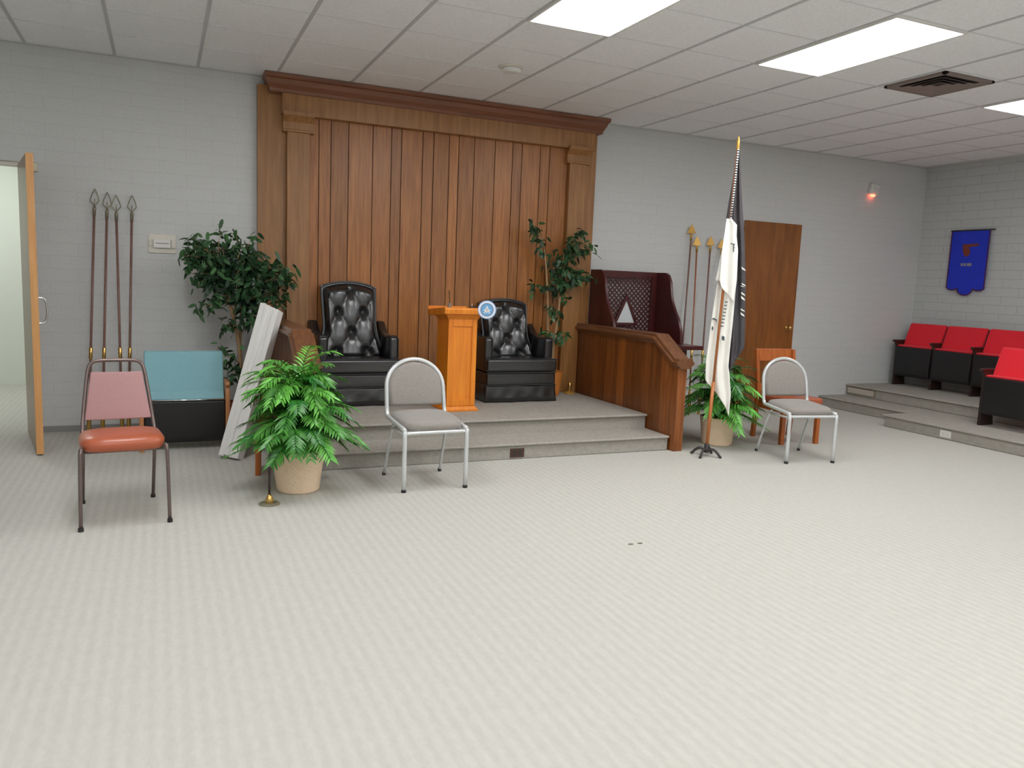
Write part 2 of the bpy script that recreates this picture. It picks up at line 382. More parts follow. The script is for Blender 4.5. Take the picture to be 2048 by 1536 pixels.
# ---------------------------------------------------------------- dais (two carpeted steps)
SH = 0.128
DX0, DX1, DXR = 0.96, 3.91, 3.9
bm = bmesh.new()
box(bm, DX0, DX1, 5.43, 5.79, 0, SH-0.02); box(bm, DX0, DX1, 5.408, 5.79, SH-0.022, SH)
box(bm, DX0, DX1, 5.78, WY, 0, 2*SH-0.02); box(bm, DX0, DX1, 5.752, WY, 2*SH-0.022, 2*SH)
structure(obj('floor_dais', bm, 'carpet_step', bevel=0.008))
# right risers
R1, R2 = 0.128, 0.262
bm = bmesh.new()
def poly_slab(bm, poly, z0, z1): prism(bm, poly, z0, z1, 'z')
P1 = [(7.0, NY+0.1), (RX, NY+0.1), (RX, WY), (7.42, WY), (7.42, 5.93), (7.0, 5.93)]
P1b = [(7.02, NY+0.1), (RX, NY+0.1), (RX, WY), (7.44, WY), (7.44, 5.91), (7.02, 5.91)]
poly_slab(bm, P1b, 0, R1-0.02); poly_slab(bm, P1, R1-0.022, R1)
poly_slab(bm, [(7.88, NY+0.1), (RX, NY+0.1), (RX, WY), (7.88, WY)], R1, R2-0.02)
poly_slab(bm, [(7.86, NY+0.1), (RX, NY+0.1), (RX, WY), (7.86, WY)], R2-0.022, R2)
structure(obj('floor_risers', bm, 'carpet_step', bevel=0.008))

# ---------------------------------------------------------------- wood paneled backdrop
bd = thing('wood_backdrop', 'tall brown oak board backdrop with cornice and pilasters behind the two black armchairs', 'paneling', (0, 0, 0))
seams = [1.19, 1.277, 1.382, 1.537, 1.755, 1.926, 2.02, 2.221, 2.327, 2.48, 2.575, 2.732, 2.943, 3.127, 3.226, 3.424, 3.529, 3.73]
tones = [1.02, 0.95, 0.80, 1.02, 0.97, 0.80, 0.98, 0.9, 0.84, 1.12, 0.86, 0.9, 1.05, 0.82, 1.0, 0.92, 0.9]
bm = bmesh.new(); bt = []
for k in range(len(seams)-1):
    box(bm, seams[k]+0.004, seams[k+1]-0.004, 7.17, WY, 2*SH, 2.74); bt += [tones[k % len(tones)]]*6
box(bm, 1.18, 3.74, 7.19, WY-0.004, 2*SH, 2.74); bt += [0.25]*6
o = obj('board', bm, 'panel', bd); set_tone(o, lambda p: bt[p.index])
o.name = 'board_field'
for nm, x0, x1 in (('stile', 0.764, 1.0), ('stile', 3.9, 4.06)):
    bobj(nm, 'oak', bd, (x0, x1, 7.175, WY, 0.0, 2.93), bevel=0.003)
for x0, x1 in ((1.0, 1.19), (3.73, 3.92)):
    p = bobj('pilaster', 'oak', bd, (x0, x1, 7.115, WY, 2*SH, 2.72), bevel=0.003)
    bm = bmesh.new()
    cap = [(7.115, 2.555), (7.10, 2.56), (7.10, 2.575), (7.112, 2.58), (7.112, 2.64), (7.07, 2.69), (7.06, 2.72), (7.2, 2.72), (7.2, 2.555)]
    prism(bm, cap, x0-0.035, x1+0.035, 'x'); obj('capital', bm, 'oak', p)
bobj('frieze', 'oak', bd, (0.955, 4.0, 7.095, WY, 2.70, 2.875), bevel=0.003)
bm = bmesh.new()
prof = [(7.10, 2.865), (7.085, 2.87), (7.08, 2.895), (7.05, 2.93), (7.03, 2.965), (7.01, 2.975), (7.005, 3.006), (7.24, 3.006), (7.24, 2.865)]
# crown with a mitred flare at both ends
ys = [p[0] for p in prof]
A = []; B = []
for y, z in prof:
    f = max(0.0, min(1.0, (7.10-y)/0.095)) if y < 7.11 else (1.0 if z > 2.9 else 0.0)
    A.append(bm.verts.new((0.86-0.055*f, y, z))); B.append(bm.verts.new((4.06+0.05*f, y, z)))
n = len(prof)
vface(bm, A); vface(bm, B[::-1])
for k in range(n): vface(bm, (A[k], B[k], B[(k+1) % n], A[(k+1) % n]))
obj('cornice', bm, 'cornice', bd)

# ---------------------------------------------------------------- half walls flanking the dais
def half_wall(x0, x1, label, sgn):
    t = thing('half_wall', label, 'half wall', (0, 0, 0), group=None)
    bm = bmesh.new(); tn = []
    edges = [7.16, 6.98, 6.80, 6.66, 6.55, 6.40, 6.33, 6.20, 6.04, 5.90, 5.78, 5.70, 5.60]
    tt = [0.55, 0.62, 0.82, 0.7, 0.95, 0.78, 1.25, 0.72, 0.68, 0.88, 0.74, 0.7]
    def top(y): return 0.885 if y > 5.72 else 0.885-(5.72-y)*(0.885-0.705)/(5.72-5.42)
    for k in range(len(edges)-1):
        a, b = edges[k+1], edges[k]
        prism(bm, [(a+0.003, 0.0), (b-0.003, 0.0), (b-0.003, top(b)), (a+0.003, top(a))], x0, x1, 'x'); tn += [tt[k]]*6
    o = obj('board_face', bm, 'halfboards', t); set_tone(o, lambda p: tn[min(p.index, len(tn)-1)])
    bm = bmesh.new()
    prism(bm, [(5.52, 0), (5.60, 0), (5.60, top(5.60)), (5.52, top(5.52))], x0-0.006, x1+0.006, 'x')
    o = obj('stile', bm, 'halfboards', t, bevel=0.003); set_tone(o, lambda p: 1.12)
    bm = bmesh.new()
    prism(bm, [(5.365, 0), (5.52, 0), (5.52, top(5.52)), (5.42, 0.705), (5.365, 0.705)], x0-0.002, x1+0.002, 'x')
    o = obj('newel_post', bm, 'halfboards', t, bevel=0.003); set_tone(o, lambda p: 1.0)
    # moulded cap: profile swept along the top line
    path = [(7.13, 0.885), (5.72, 0.885), (5.42, 0.705), (5.33, 0.705)]
    bm = bmesh.new()
    cx = (x0+x1)/2; hw = (x1-x0)/2
    pr = [(-hw-0.005, 0.0), (-hw-0.02, 0.02), (-hw-0.045, 0.035), (-hw-0.045, 0.055), (-hw-0.03, 0.062), (-hw-0.025, 0.085), (hw+0.025, 0.085), (hw+0.03, 0.062), (hw+0.045, 0.055), (hw+0.045, 0.035), (hw+0.02, 0.02), (hw+0.005, 0.0)]
    norm = []
    for k in range(len(path)):
        ds = []
        if k > 0: ds.append(Vector((path[k][0]-path[k-1][0], path[k][1]-path[k-1][1])).normalized())
        if k < len(path)-1: ds.append(Vector((path[k+1][0]-path[k][0], path[k+1][1]-path[k][1])).normalized())
        d = sum(ds, Vector((0, 0))).normalized(); nn = Vector((d.y, -d.x))
        if nn.y < 0: nn = -nn
        c = nn.dot(Vector((ds[0].y, -ds[0].x))*(1 if Vector((ds[0].y, -ds[0].x)).y > 0 else -1))
        norm.append(nn/max(c, 0.5))
    rings = [[bm.verts.new((cx+px, path[k][0]+norm[k].x*pz, path[k][1]+norm[k].y*pz)) for px, pz in pr] for k in range(len(path))]
    for A_, B_ in zip(rings, rings[1:]):
        for k in range(len(pr)): vface(bm, (A_[k], A_[(k+1) % len(pr)], B_[(k+1) % len(pr)], B_[k]))
    vface(bm, rings[0]); vface(bm, rings[-1][::-1])
    obj('rail_cap', bm, 'railcap', t)
    return t
half_wall(3.925, 4.01, 'brown board half wall with sloping cap right of the dais, below the lattice screen', 1)
half_wall(0.86, 0.945, 'brown board half wall left of the dais, mostly hidden behind palm and white bundle', -1)

# ---------------------------------------------------------------- desk with lattice hutch
dk = thing('lattice_desk', 'dark mahogany desk with lattice back and white triangle behind the right half wall', 'desk', (0, 0, 0))
bm = bmesh.new(); box(bm, 4.07, 4.93, 6.62, 7.18, 0.0, 0.76); obj('desk_body', bm, 'mahogany', dk, bevel=0.004)
bobj('desktop', 'mahogany', dk, (4.066, 4.98, 6.42, 7.2, 0.76, 0.80))
def hutch_side(x0):
    pts = [(7.18, 0.80), (6.64, 0.80), (6.655, 0.93), (6.70, 1.04), (6.77, 1.13), (6.835, 1.23), (6.865, 1.33), (6.885, 1.43), (6.93, 1.50), (6.98, 1.525), (7.18, 1.525)]
    bm = bmesh.new(); prism(bm, pts, x0, x0+0.03, 'x'); obj('side_panel', bm, 'mahogany', dk, bevel=0.004)
hutch_side(4.066); hutch_side(4.855)
bobj('top_rail', 'mahogany', dk, (4.07, 4.855, 7.13, 7.17, 1.455, 1.525))
bobj('bottom_rail', 'mahogany', dk, (4.07, 4.855, 7.13, 7.17, 0.80, 0.87))
bobj('corner_post', 'mahogany', dk, (4.80, 4.855, 7.13, 7.17, 0.87, 1.455))
bobj('corner_post', 'mahogany', dk, (4.07, 4.11, 7.13, 7.17, 0.87, 1.455))
bm = bmesh.new()
X0, X1, Z0, Z1 = 4.11, 4.80, 0.87, 1.455
def strip(bm, slope, c, y0, y1):
    # line x = c + slope*z clipped to the rectangle, 16 mm wide
    pts = []
    for z in (Z0, Z1):
        x = c+slope*(z-Z0)
        if X0 <= x <= X1: pts.append((x, z))
    for x in (X0, X1):
        z = Z0+(x-c)/slope
        if Z0 < z < Z1: pts.append((x, z))
    if len(pts) < 2: return
    p, q = Vector(pts[0]), Vector(pts[1])
    if (q-p).length < 0.03: return
    d = (q-p).normalized(); nn = Vector((-d.y, d.x))*0.0062
    prism(bm, [tuple(p+nn), tuple(p-nn), tuple(q-nn), tuple(q+nn)], y0, y1, 'y')
c = X0-0.7
while c < X1+0.7:
    strip(bm, 1.0, c, 7.142, 7.149); strip(bm, -1.0, c, 7.150, 7.157); c += 0.0535
obj('lattice', bm, 'mahogany', dk)
bm = bmesh.new(); prism(bm, [(4.375, 0.985), (4.60, 0.985), (4.487, 1.225)], 7.13, 7.138, 'y'); obj('triangle_plate', bm, 'frost', dk)['label'] = 'white triangle plate'
bm = bmesh.new()
TR = [Vector((4.33, 0.955)), Vector((4.645, 0.955)), Vector((4.487, 1.295))]
TI = [Vector((4.378, 0.985)), Vector((4.597, 0.985)), Vector((4.487, 1.222))]
for k in range(3):
    a, b = TR[k], TR[(k+1) % 3]; ai, bi = TI[k], TI[(k+1) % 3]
    prism(bm, [tuple(a), tuple(b), tuple(bi), tuple(ai)], 7.118, 7.14, 'y')
obj('triangle_frame', bm, 'mahogany', dk, bevel=0.002)

# ---------------------------------------------------------------- lights, detector, vent
def ceiling_light(x0, y0, label, w_=T, l_=2*T):
    t = thing('ceiling_light', label, 'ceiling light', (x0+w_/2, y0+l_/2, CZ), group='recessed fluorescent lights')
    hw, hl = w_/2, l_/2
    bobj('frame', 'white', t, (-hw, hw, -hl, -hl+0.018, -0.016, -0.001), (-hw, hw, hl-0.018, hl, -0.016, -0.001), (-hw, -hw+0.018, -hl+0.018, hl-0.018, -0.016, -0.001), (hw-0.018, hw, -hl+0.018, hl-0.018, -0.016, -0.001), bevel=0)
    bobj('diffuser', 'diffuser', t, (-hw+0.018, hw-0.018, -hl+0.018, hl-0.018, -0.012, -0.002), bevel=0)
    return t
ceiling_light(GX-T, GY-2*T, 'bright white ceiling light cut off by the top edge of the photo')
ceiling_light(GX+2*T, GY-2*T, 'bright white ceiling light fully in view, between the cut off light and the vent')
ceiling_light(GX+6*T, GY-2*T, 'bright white ceiling light at the right edge, beyond the vent')
for i_, j_, lab in ((-5, -2, 'added white ceiling light above the mauve chair, unseen just above the view'), (-9, -7, 'added unseen ceiling light left of the camera, farthest left'), (-5, -7, 'added unseen ceiling light left of the camera, second from the left wall'),
                    (-1, -7, 'added unseen ceiling light right over the camera'), (2, -7, 'added unseen ceiling light just right of the camera'), 
                    (-5, -12, 'added unseen ceiling light behind the camera, left'), (-1, -12, 'added unseen ceiling light behind the camera, middle'), (2, -12, 'added unseen ceiling light behind the camera, right'), (6, -12, 'added unseen ceiling light behind the camera, farthest right')):
    ceiling_light(GX+i_*T, GY+j_*T, lab)  # extra fixtures out of view, added to raise the room's brightness
# unseen hallway light, added to brighten the room beyond the door
hl = thing('added_hallway_light', 'added unseen light brightening the pale room beyond the open door', 'ceiling light', (-1.8, 8.8, 2.69))
bobj('diffuser', 'diffuser', hl, (-0.3, 0.3, -0.6, 0.6, -0.012, 0.0), bevel=0)
sd = thing('smoke_detector', 'round white smoke detector on the ceiling above the wood backdrop', 'smoke detector', (2.49, 5.80, CZ))
bm = bmesh.new(); lathe(bm, [(0.09, -0.001), (0.09, -0.014), (0.085, -0.018)], seg=36); obj('base', bm, 'offwhite', sd, smooth=False)
bm = bmesh.new(); lathe(bm, [(0.076, -0.018), (0.076, -0.03), (0.066, -0.044), (0.045, -0.05), (0.01, -0.051)], seg=36); obj('cover', bm, 'white', sd, smooth=True)
vt = thing('ceiling_vent', 'dark square air vent in the ceiling between two lights', 'vent', (GX+4.5*T, GY-0.5*T, CZ))
h = 0.268
bobj('frame', 'vent', vt, (-h, h, -h, -h+0.03, -0.02, -0.001), (-h, h, h-0.03, h, -0.02, -0.001), (-h, -h+0.03, -h, h, -0.02, -0.001), (h-0.03, h, -h, h, -0.02, -0.001), bevel=0.002)
bobj('backing', 'ventdark', vt, (-h+0.03, h-0.03, -h+0.03, h-0.03, -0.004, -0.001), bevel=0)
for k in range(4):
    a = 0.232-k*0.052; b_ = a-0.03
    bm = bmesh.new()
    for s4 in range(4):
        R4 = Matrix.Rotation(s4*PI/2, 4, 'Z')
        vs = [bm.verts.new(R4 @ Vector(p)) for p in ((-a, -a, -0.018), (a, -a, -0.018), (b_, -b_, -0.006), (-b_, -b_, -0.006))]
        vface(bm, vs)
    obj('louver', bm, 'vent', vt, solid=0.002)

# ---------------------------------------------------------------- wall fittings
tb = thing('thermostat', 'white wall thermostat box between the poles and the left ficus', 'thermostat', (0.012, WY, 1.56))
bobj('back_plate', 'offwhite', tb, (-0.107, 0.107, -0.012, 0.0, -0.078, 0.078))
bobj('cover', 'white', tb, (-0.068, 0.062, -0.035, -0.012, -0.035, 0.035))
bobj('slot', 'vent', tb, (-0.05, 0.05, -0.037, -0.034, 0.0, 0.006), bevel=0)
bobj('side_cap', 'offwhite', tb, (0.07, 0.10, -0.028, -0.012, -0.035, 0.035)); bobj('side_cap', 'offwhite', tb, (-0.10, -0.078, -0.022, -0.012, -0.02, 0.03))
al = thing('emergency_beacon', 'small white wall alarm box with glowing red lamp near the right corner', 'alarm', (7.99, WY, 2.66)); al.rotation_euler = (0, math.radians(12), 0)
bobj('housing', 'white', al, (-0.065, 0.065, -0.05, 0.0, -0.062, 0.062), bevel=0.008)
for k in range(3): bobj('louver', 'offwhite', al, (-0.05, 0.05, -0.056, -0.05, -0.035+k*0.03, -0.028+k*0.03), bevel=0)
bm = bmesh.new(); lathe(bm, [(0.03, 0), (0.03, -0.012), (0.018, -0.024), (0.004, -0.028)], (0, -0.03, -0.062), 20); obj('red_lamp', bm, 'redlamp', al, smooth=True)

o = thing('wall_outlet', 'white power outlet on the lower riser step at right', 'outlet', (7.02, 5.185, 0.055)); 
bobj('face_plate', 'white', o, (-0.006, 0.0, -0.06, 0.06, -0.035, 0.035), bevel=0.003)
bobj('socket', 'offwhite', o, (-0.009, -0.005, -0.035, -0.008, -0.018, 0.018)); bobj('socket', 'offwhite', o, (-0.009, -0.005, 0.008, 0.035, -0.018, 0.018))
o = thing('floor_outlet', 'brown power outlet on the bottom step of the dais', 'outlet', (2.505, 5.43, 0.05))
bobj('face_plate', 'brownplate', o, (-0.06, 0.06, -0.007, 0.0, -0.035, 0.035), bevel=0.003)
bobj('socket', 'ventdark', o, (-0.038, -0.008, -0.009, -0.006, -0.018, 0.018)); bobj('socket', 'ventdark', o, (0.008, 0.038, -0.009, -0.006, -0.018, 0.018))
gr = thing('step_register', 'tan metal air register in the upper riser step near the back wall', 'vent', (7.88, 7.01, 0.192))
bobj('frame', 'grille', gr, (-0.012, 0.0, -0.215, 0.215, -0.04, 0.04), bevel=0.003)
for k in range(4): bobj('slat', 'offwhite', gr, (-0.016, -0.011, -0.195, 0.195, -0.028+k*0.016, -0.02+k*0.016), bevel=0)

bn = thing('wall_banner', 'blue felt banner with scalloped bottom on the right wall above the red seats', 'banner', (8.885, 6.53, 0))
def sc(y):
    return 0
pts = [(0.245, 2.195), (0.245, 1.52)]
for k in range(1, 7): a = PI*k/7; pts.append((0.245-0.075*(1-math.cos(a)), 1.52-0.035*math.sin(a)))
for k in range(0, 9): a = PI*k/8; pts.append((0.10-0.10*(1-math.cos(a)), 1.50-0.075*math.sin(a)))
for k in range(1, 7): a = PI*k/7; pts.append((-0.10-0.075*(1-math.cos(a)), 1.52-0.035*math.sin(a)))
pts += [(-0.245, 1.52), (-0.245, 2.195)]
bm = bmesh.new(); prism(bm, pts, -0.004, 0.004, 'x'); obj('banner_cloth', bm, 'blue', bn)
bm = bmesh.new(); tube(bm, [(-0.008, p[0], p[1]) for p in pts], 0.006, 6); obj('trim', bm, 'maroon', bn)
bm = bmesh.new(); tube(bm, [(-0.004, 0.26, 2.20), (-0.004, -0.30, 2.20)], 0.009, 8); obj('hanging_rod', bm, 'iron', bn, smooth=True)
bm = bmesh.new(); prism(bm, [(0.085, 2.035), (-0.12, 2.04), (-0.12, 2.015), (0.0, 2.0), (-0.02, 1.93), (0.0, 1.90), (0.04, 1.885), (0.07, 1.93), (0.08, 1.97)], -0.0065, -0.004, 'x'); obj('emblem', bm, 'rustprint', bn)
bm = bmesh.new()
for y0 in (0.085, 0.045, 0.005, -0.025): box(bm, -0.0062, -0.004, y0-0.028, y0, 1.775, 1.81)
obj('lettering', bm, 'greyprint', bn)

# ---------------------------------------------------------------- armchairs
def armchair(loc, rz, H, label):
    t = thing('armchair', label, 'armchair', loc, rz, group='black tufted armchairs')
    W = 0.355
    bm = bmesh.new()      # skirt with soft folds
    N = 40; rings = []
    outline = []
    for k in range(N+1): outline.append((-W+2*W*k/N, -0.30))
    for k in range(1, 13): outline.append((W, -0.30+0.58*k/12))
    for k in range(1, N+1): outline.append((W-2*W*k/N, 0.28))
    for k in range(1, 12): outline.append((-W, 0.28-0.58*k/12))
    for z, fl in ((0.004, 1.3), (0.05, 1.0), (0.10, 0.6), (0.14, 0.25), (0.16, 0.0)):
        ring = []
        for k, (x, y) in enumerate(outline):
            off = (0.007*math.sin(x*17+y*9+z*22)+0.004*math.sin(x*43-z*30))*fl+0.012*fl
            sx_ = 1+off/W; ring.append(bm.verts.new((x*sx_, y*sx_ if y < 0 else y, z)))
        rings.append(ring)
    for A_, B_ in zip(rings, rings[1:]):
        for k in range(len(outline)): vface(bm, (A_[k], A_[(k+1) % len(outline)], B_[(k+1) % len(outline)], B_[k]))
    vface(bm, rings[0]); vface(bm, rings[-1])
    obj('skirt', bm, 'leather', t, smooth=True)
    bobj('seat_base', 'leather', t, (-W, W, -0.31, 0.27, 0.155, 0.275), bevel=0.018)
    bm = bmesh.new(); box(bm, -W-0.005, W+0.005, -0.32, -0.235, 0.28, 0.405); box(bm, -0.262, 0.262, -0.24, 0.12, 0.28, 0.405)
    obj('seat_cushion', bm, 'leather', t, bevel=0.025, bseg=3)
    for zz, yy in ((0.162, -0.315), (0.277, -0.318), (0.40, -0.318)):
        bm = bmesh.new(); tube(bm, [(-W, yy, zz), (W, yy, zz)], 0.006, 6); obj('piping', bm, 'piping', t)
    for s in (-1, 1):
        bm = bmesh.new()
        prism(bm, [(-0.23, 0.275), (-0.23, 0.58), (-0.19, 0.605), (-0.05, 0.585), (0.10, 0.62), (0.20, 0.70), (0.27, 0.70), (0.27, 0.275)], s*0.268, s*0.348, 'x')
        a = obj('armrest', bm, 'leather', t, bevel=0.02, bseg=3)
        bm = bmesh.new(); tube(bm, [(s*0.275, -0.231, 0.41), (s*0.275, -0.231, 0.575), (s*0.288, -0.23, 0.592), (s*0.33, -0.23, 0.592), (s*0.343, -0.231, 0.575), (s*0.343, -0.231, 0.41)], 0.005, 6); obj('piping', bm, 'piping', a)
    # back: tapered tufted cushion, arched top
    zb, zt = 0.36, H
    def halfw(v): return 0.222+0.085*max(0, 1-v*2.0)**1.6+0.022*max(0, v-0.5)
    NU, NV = 48, 60
    bm = bmesh.new(); front = []; 
    for j_ in range(NV+1):
        v = j_/NV; row = []
        for i_ in range(NU+1):
            u = -1+2*i_/NU
            hw = halfw(v)
            x = u*hw
            arch = 0.045*(1-u*u)
            z = zb+(zt-0.045-zb)*v+arch*v**3
            y0 = 0.05+0.13*v
            p_ = (u*1.0+v*1.9)+0.25; q_ = (v*1.9-u*1.0)+0.25
            dp_, dq_ = p_-round(p_), q_-round(q_)
            tuft = 0.32*math.sqrt(abs(math.sin(PI*p_)*math.sin(PI*q_)))+0.68*(1-math.exp(-(dp_*dp_+dq_*dq_)/0.035))
            edge = min(1, (1-abs(u))*9)*min(1, (1-v)*14)*min(1, v*10)
            d = 0.06*tuft*edge + 0.022*math.sqrt(max(0, min(1, (1-abs(u))*6)))*math.sqrt(max(0, min(1, (1-v)*9)))
            row.append(bm.verts.new((x, y0-d, z)))
        front.append(row)
    for j_ in range(NV):
        for i_ in range(NU): vface(bm, (front[j_][i_], front[j_][i_+1], front[j_+1][i_+1], front[j_+1][i_]))
    obj('tufted_back', bm, 'leather', t, smooth=True)
    bm = bmesh.new()     # outer shell
    outl = []
    for j_ in range(0, 13): v = j_/12; outl.append((halfw(v)+0.025, v, 0))
    shell_f, shell_b = [], []
    def rowpts(v, extra, yo):
        hw = halfw(v)+extra
        return [(hw*u, 0.05+0.13*v+yo, zb+(zt-0.045-zb)*v+(0.045*(1-u*u))*v**3+(0.018 if v == 1 else 0)) for u in [-1+2*k/10 for k in range(11)]]
    fr = [[bm.verts.new(p) for p in rowpts(j_/12, 0.014, 0.0)] for j_ in range(13)]
    bk = [[bm.verts.new(p) for p in rowpts(j_/12, 0.006, 0.085)] for j_ in range(13)]
    for G in (fr, bk):
        for j_ in range(12):
            for i_ in range(10): vface(bm, (G[j_][i_], G[j_][i_+1], G[j_+1][i_+1], G[j_+1][i_]))
    for j_ in range(12):
        vface(bm, (fr[j_][0], fr[j_+1][0], bk[j_+1][0], bk[j_][0])); vface(bm, (fr[j_][10], fr[j_+1][10], bk[j_+1][10], bk[j_][10]))
    for i_ in range(10):
        vface(bm, (fr[12][i_], fr[12][i_+1], bk[12][i_+1], bk[12][i_])); vface(bm, (fr[0][i_], fr[0][i_+1], bk[0][i_+1], bk[0][i_]))
    sh = obj('back_shell', bm, 'leather', t, smooth=False)
    bm = bmesh.new()
    pth = [(-halfw(j_/12)-0.012, 0.045+0.13*j_/12, zb+(zt-0.045-zb)*j_/12) for j_ in range(13)]
    top_ = [((halfw(1)+0.012)*u, 0.175, zt-0.03+0.045*(1-u*u)) for u in [-1+2*k/12 for k in range(1, 12)]]
    tube(bm, pth+top_+[(-a[0], a[1], a[2]) for a in pth[::-1]], 0.008, 6); obj('piping', bm, 'piping', sh)
    # buttons at the crease crossings
    for pi_ in range(-3, 8):
        for qi in range(-3, 8):
            v = ((pi_+qi)-0.5)/2/1.9; u = (pi_-qi)/2/1.0
            if 0.10 < v < 0.95 and abs(u) < 0.85:
                bmb = bmesh.new(); hw = halfw(v)
                lathe(bmb, [(0.014, 0), (0.013, 0.004), (0.004, 0.008)], seg=10)
                for vv in bmb.verts:
                    x_, y_, z_ = vv.co; vv.co = Vector((u*hw+x_, 0.05+0.13*v-0.022-z_, zb+(zt-0.045-zb)*v+y_+0.045*(1-u*u)*v**3))
                obj('button', bmb, 'leather', t, smooth=True)
    return t
armchair((1.535, 6.88, 2*SH), math.radians(2), 1.035, 'black tufted leather armchair left of the lectern, beside the green palm')
armchair((3.045, 6.88, 2*SH), math.radians(1), 0.925, 'black tufted leather armchair right of the lectern, partly behind it')

# ---------------------------------------------------------------- lectern
lc = thing('lectern', 'orange oak pedestal lectern with flared top between the two black armchairs', 'lectern', (2.308, 6.17, 2*SH))
bm = bmesh.new()
def frus(bm, x, yf, yb, z0, z1, x2, yf2, yb2):
    v = [bm.verts.new(p) for p in ((-x, yf, z0), (x, yf, z0), (x, yb, z0), (-x, yb, z0), (-x2, yf2, z1), (x2, yf2, z1), (x2, yb2, z1), (-x2, yb2, z1))]
    for f in ((0, 3, 2, 1), (4, 5, 6, 7), (0, 1, 5, 4), (1, 2, 6, 5), (2, 3, 7, 6), (3, 0, 4, 7)): vface(bm, [v[i] for i in f])
frus(bm, 0.155, 0.0, 0.34, 0.0, 0.015, 0.155, 0.0, 0.34); frus(bm, 0.155, 0.0, 0.34, 0.015, 0.045, 0.13, 0.025, 0.32)
obj('base', bm, 'lectern', lc, bevel=0.002)
bm = bmesh.new(); frus(bm, 0.128, 0.03, 0.315, 0.04, 0.80, 0.128, 0.03, 0.315); obj('column', bm, 'lectern', lc, bevel=0.004)
bobj('front_panel', 'lectern', lc, (-0.128, -0.085, 0.018, 0.031, 0.045, 0.78), (0.085, 0.128, 0.018, 0.031, 0.045, 0.78), (-0.085, 0.085, 0.018, 0.031, 0.72, 0.78), (-0.085, 0.085, 0.018, 0.031, 0.045, 0.10), bevel=0.003)
bm = bmesh.new(); frus(bm, 0.13, 0.02, 0.32, 0.775, 0.825, 0.165, -0.01, 0.38); obj('collar', bm, 'lectern', lc, bevel=0.003)
bm = bmesh.new()
prism(bm, [(-0.035, 0.825), (-0.04, 0.865), (-0.03, 0.88), (0.42, 0.845), (0.42, 0.80), (0.40, 0.79)], -0.185, 0.175, 'x'); obj('reading_top', bm, 'lectern', lc, bevel=0.004)
bobj('book_ledge', 'lectern', lc, (-0.185, 0.175, 0.41, 0.425, 0.80, 0.875))
mc = thing('microphone', 'thin dark gooseneck microphone standing on the lectern top', 'microphone', (2.20, 6.24, 2*SH+0.868))
bm = bmesh.new(); lathe(bm, [(0.02, 0), (0.02, 0.01), (0.012, 0.03), (0.01, 0.045)], seg=16); obj('base', bm, 'vent', mc, smooth=True)
bm = bmesh.new(); tube(bm, [(0, 0, 0.03), (-0.002, 0, 0.08), (-0.006, 0, 0.15)], [0.0035, 0.003, 0.004], 8); obj('stem', bm, 'blackplastic', mc)
gv = thing('small_clip', 'small black clip on the right of the lectern top', 'clip', (2.40, 6.20, 2*SH+0.87))
bobj('body', 'blackplastic', gv, (-0.03, 0.03, -0.012, 0.012, 0.0, 0.02)); bobj('lever', 'chrome', gv, (-0.02, -0.012, -0.006, 0.006, 0.018, 0.04), bevel=0.001)
dc = thing('emblem_disc', 'round blue and white emblem disc fixed at the right corner of the lectern top', 'plaque', (2.487, 6.112, 1.125)); dc.rotation_euler = (0, 0, math.radians(-18))
def disc(name, r, y0, y1, m, seg=40, r_in=None):
    bm = bmesh.new()
    if r_in is None:
        A_ = [bm.verts.new((r*math.cos(2*PI*k/seg), y0, r*math.sin(2*PI*k/seg))) for k in range(seg)]
        B_ = [bm.verts.new((r*math.cos(2*PI*k/seg), y1, r*math.sin(2*PI*k/seg))) for k in range(seg)]
        vface(bm, A_); vface(bm, B_[::-1])
        for k in range(seg): vface(bm, (A_[k], B_[k], B_[(k+1) % seg], A_[(k+1) % seg]))
    else:
        tube(bm, [((r+r_in)/2*math.cos(2*PI*k/seg), y0, (r+r_in)/2*math.sin(2*PI*k/seg)) for k in range(seg)], (r-r_in)/2, 6, closed=True)
    return obj(name, bm, m, dc)
disc('plate', 0.077, 0.0, -0.006, 'discring')
disc('white_ring', 0.071, -0.006, -0.007, 'discwhite')
disc('navy_ring', 0.055, -0.007, -0.008, 'discnavy'); disc('blue_field', 0.05, -0.008, -0.009, 'discblue')
bm = bmesh.new(); prism(bm, [(-0.030, -0.002), (-0.022, 0.004), (0, -0.012), (0.022, 0.004), (0.030, -0.002), (0, -0.027)], -0.0105, -0.009, 'y'); prism(bm, [(-0.026, -0.03), (-0.018, -0.033), (0, 0.018), (0.018, -0.033), (0.026, -0.03), (0.004, 0.03), (-0.004, 0.03)], -0.0108, -0.0095, 'y')
obj('center_mark', bm, 'discwhite', dc)
bm = bmesh.new(); lathe(bm, [(0.012, -0.0105), (0.012, -0.009)], seg=16)
for v in bm.verts: v.co = Vector((v.co.x, v.co.z, v.co.y-0.006))
obj('center_dot', bm, 'peach', dc)
bobj('mounting_arm', 'lectern', dc, (-0.07, 0.0, 0.0, 0.012, -0.03, -0.015), bevel=0.001)

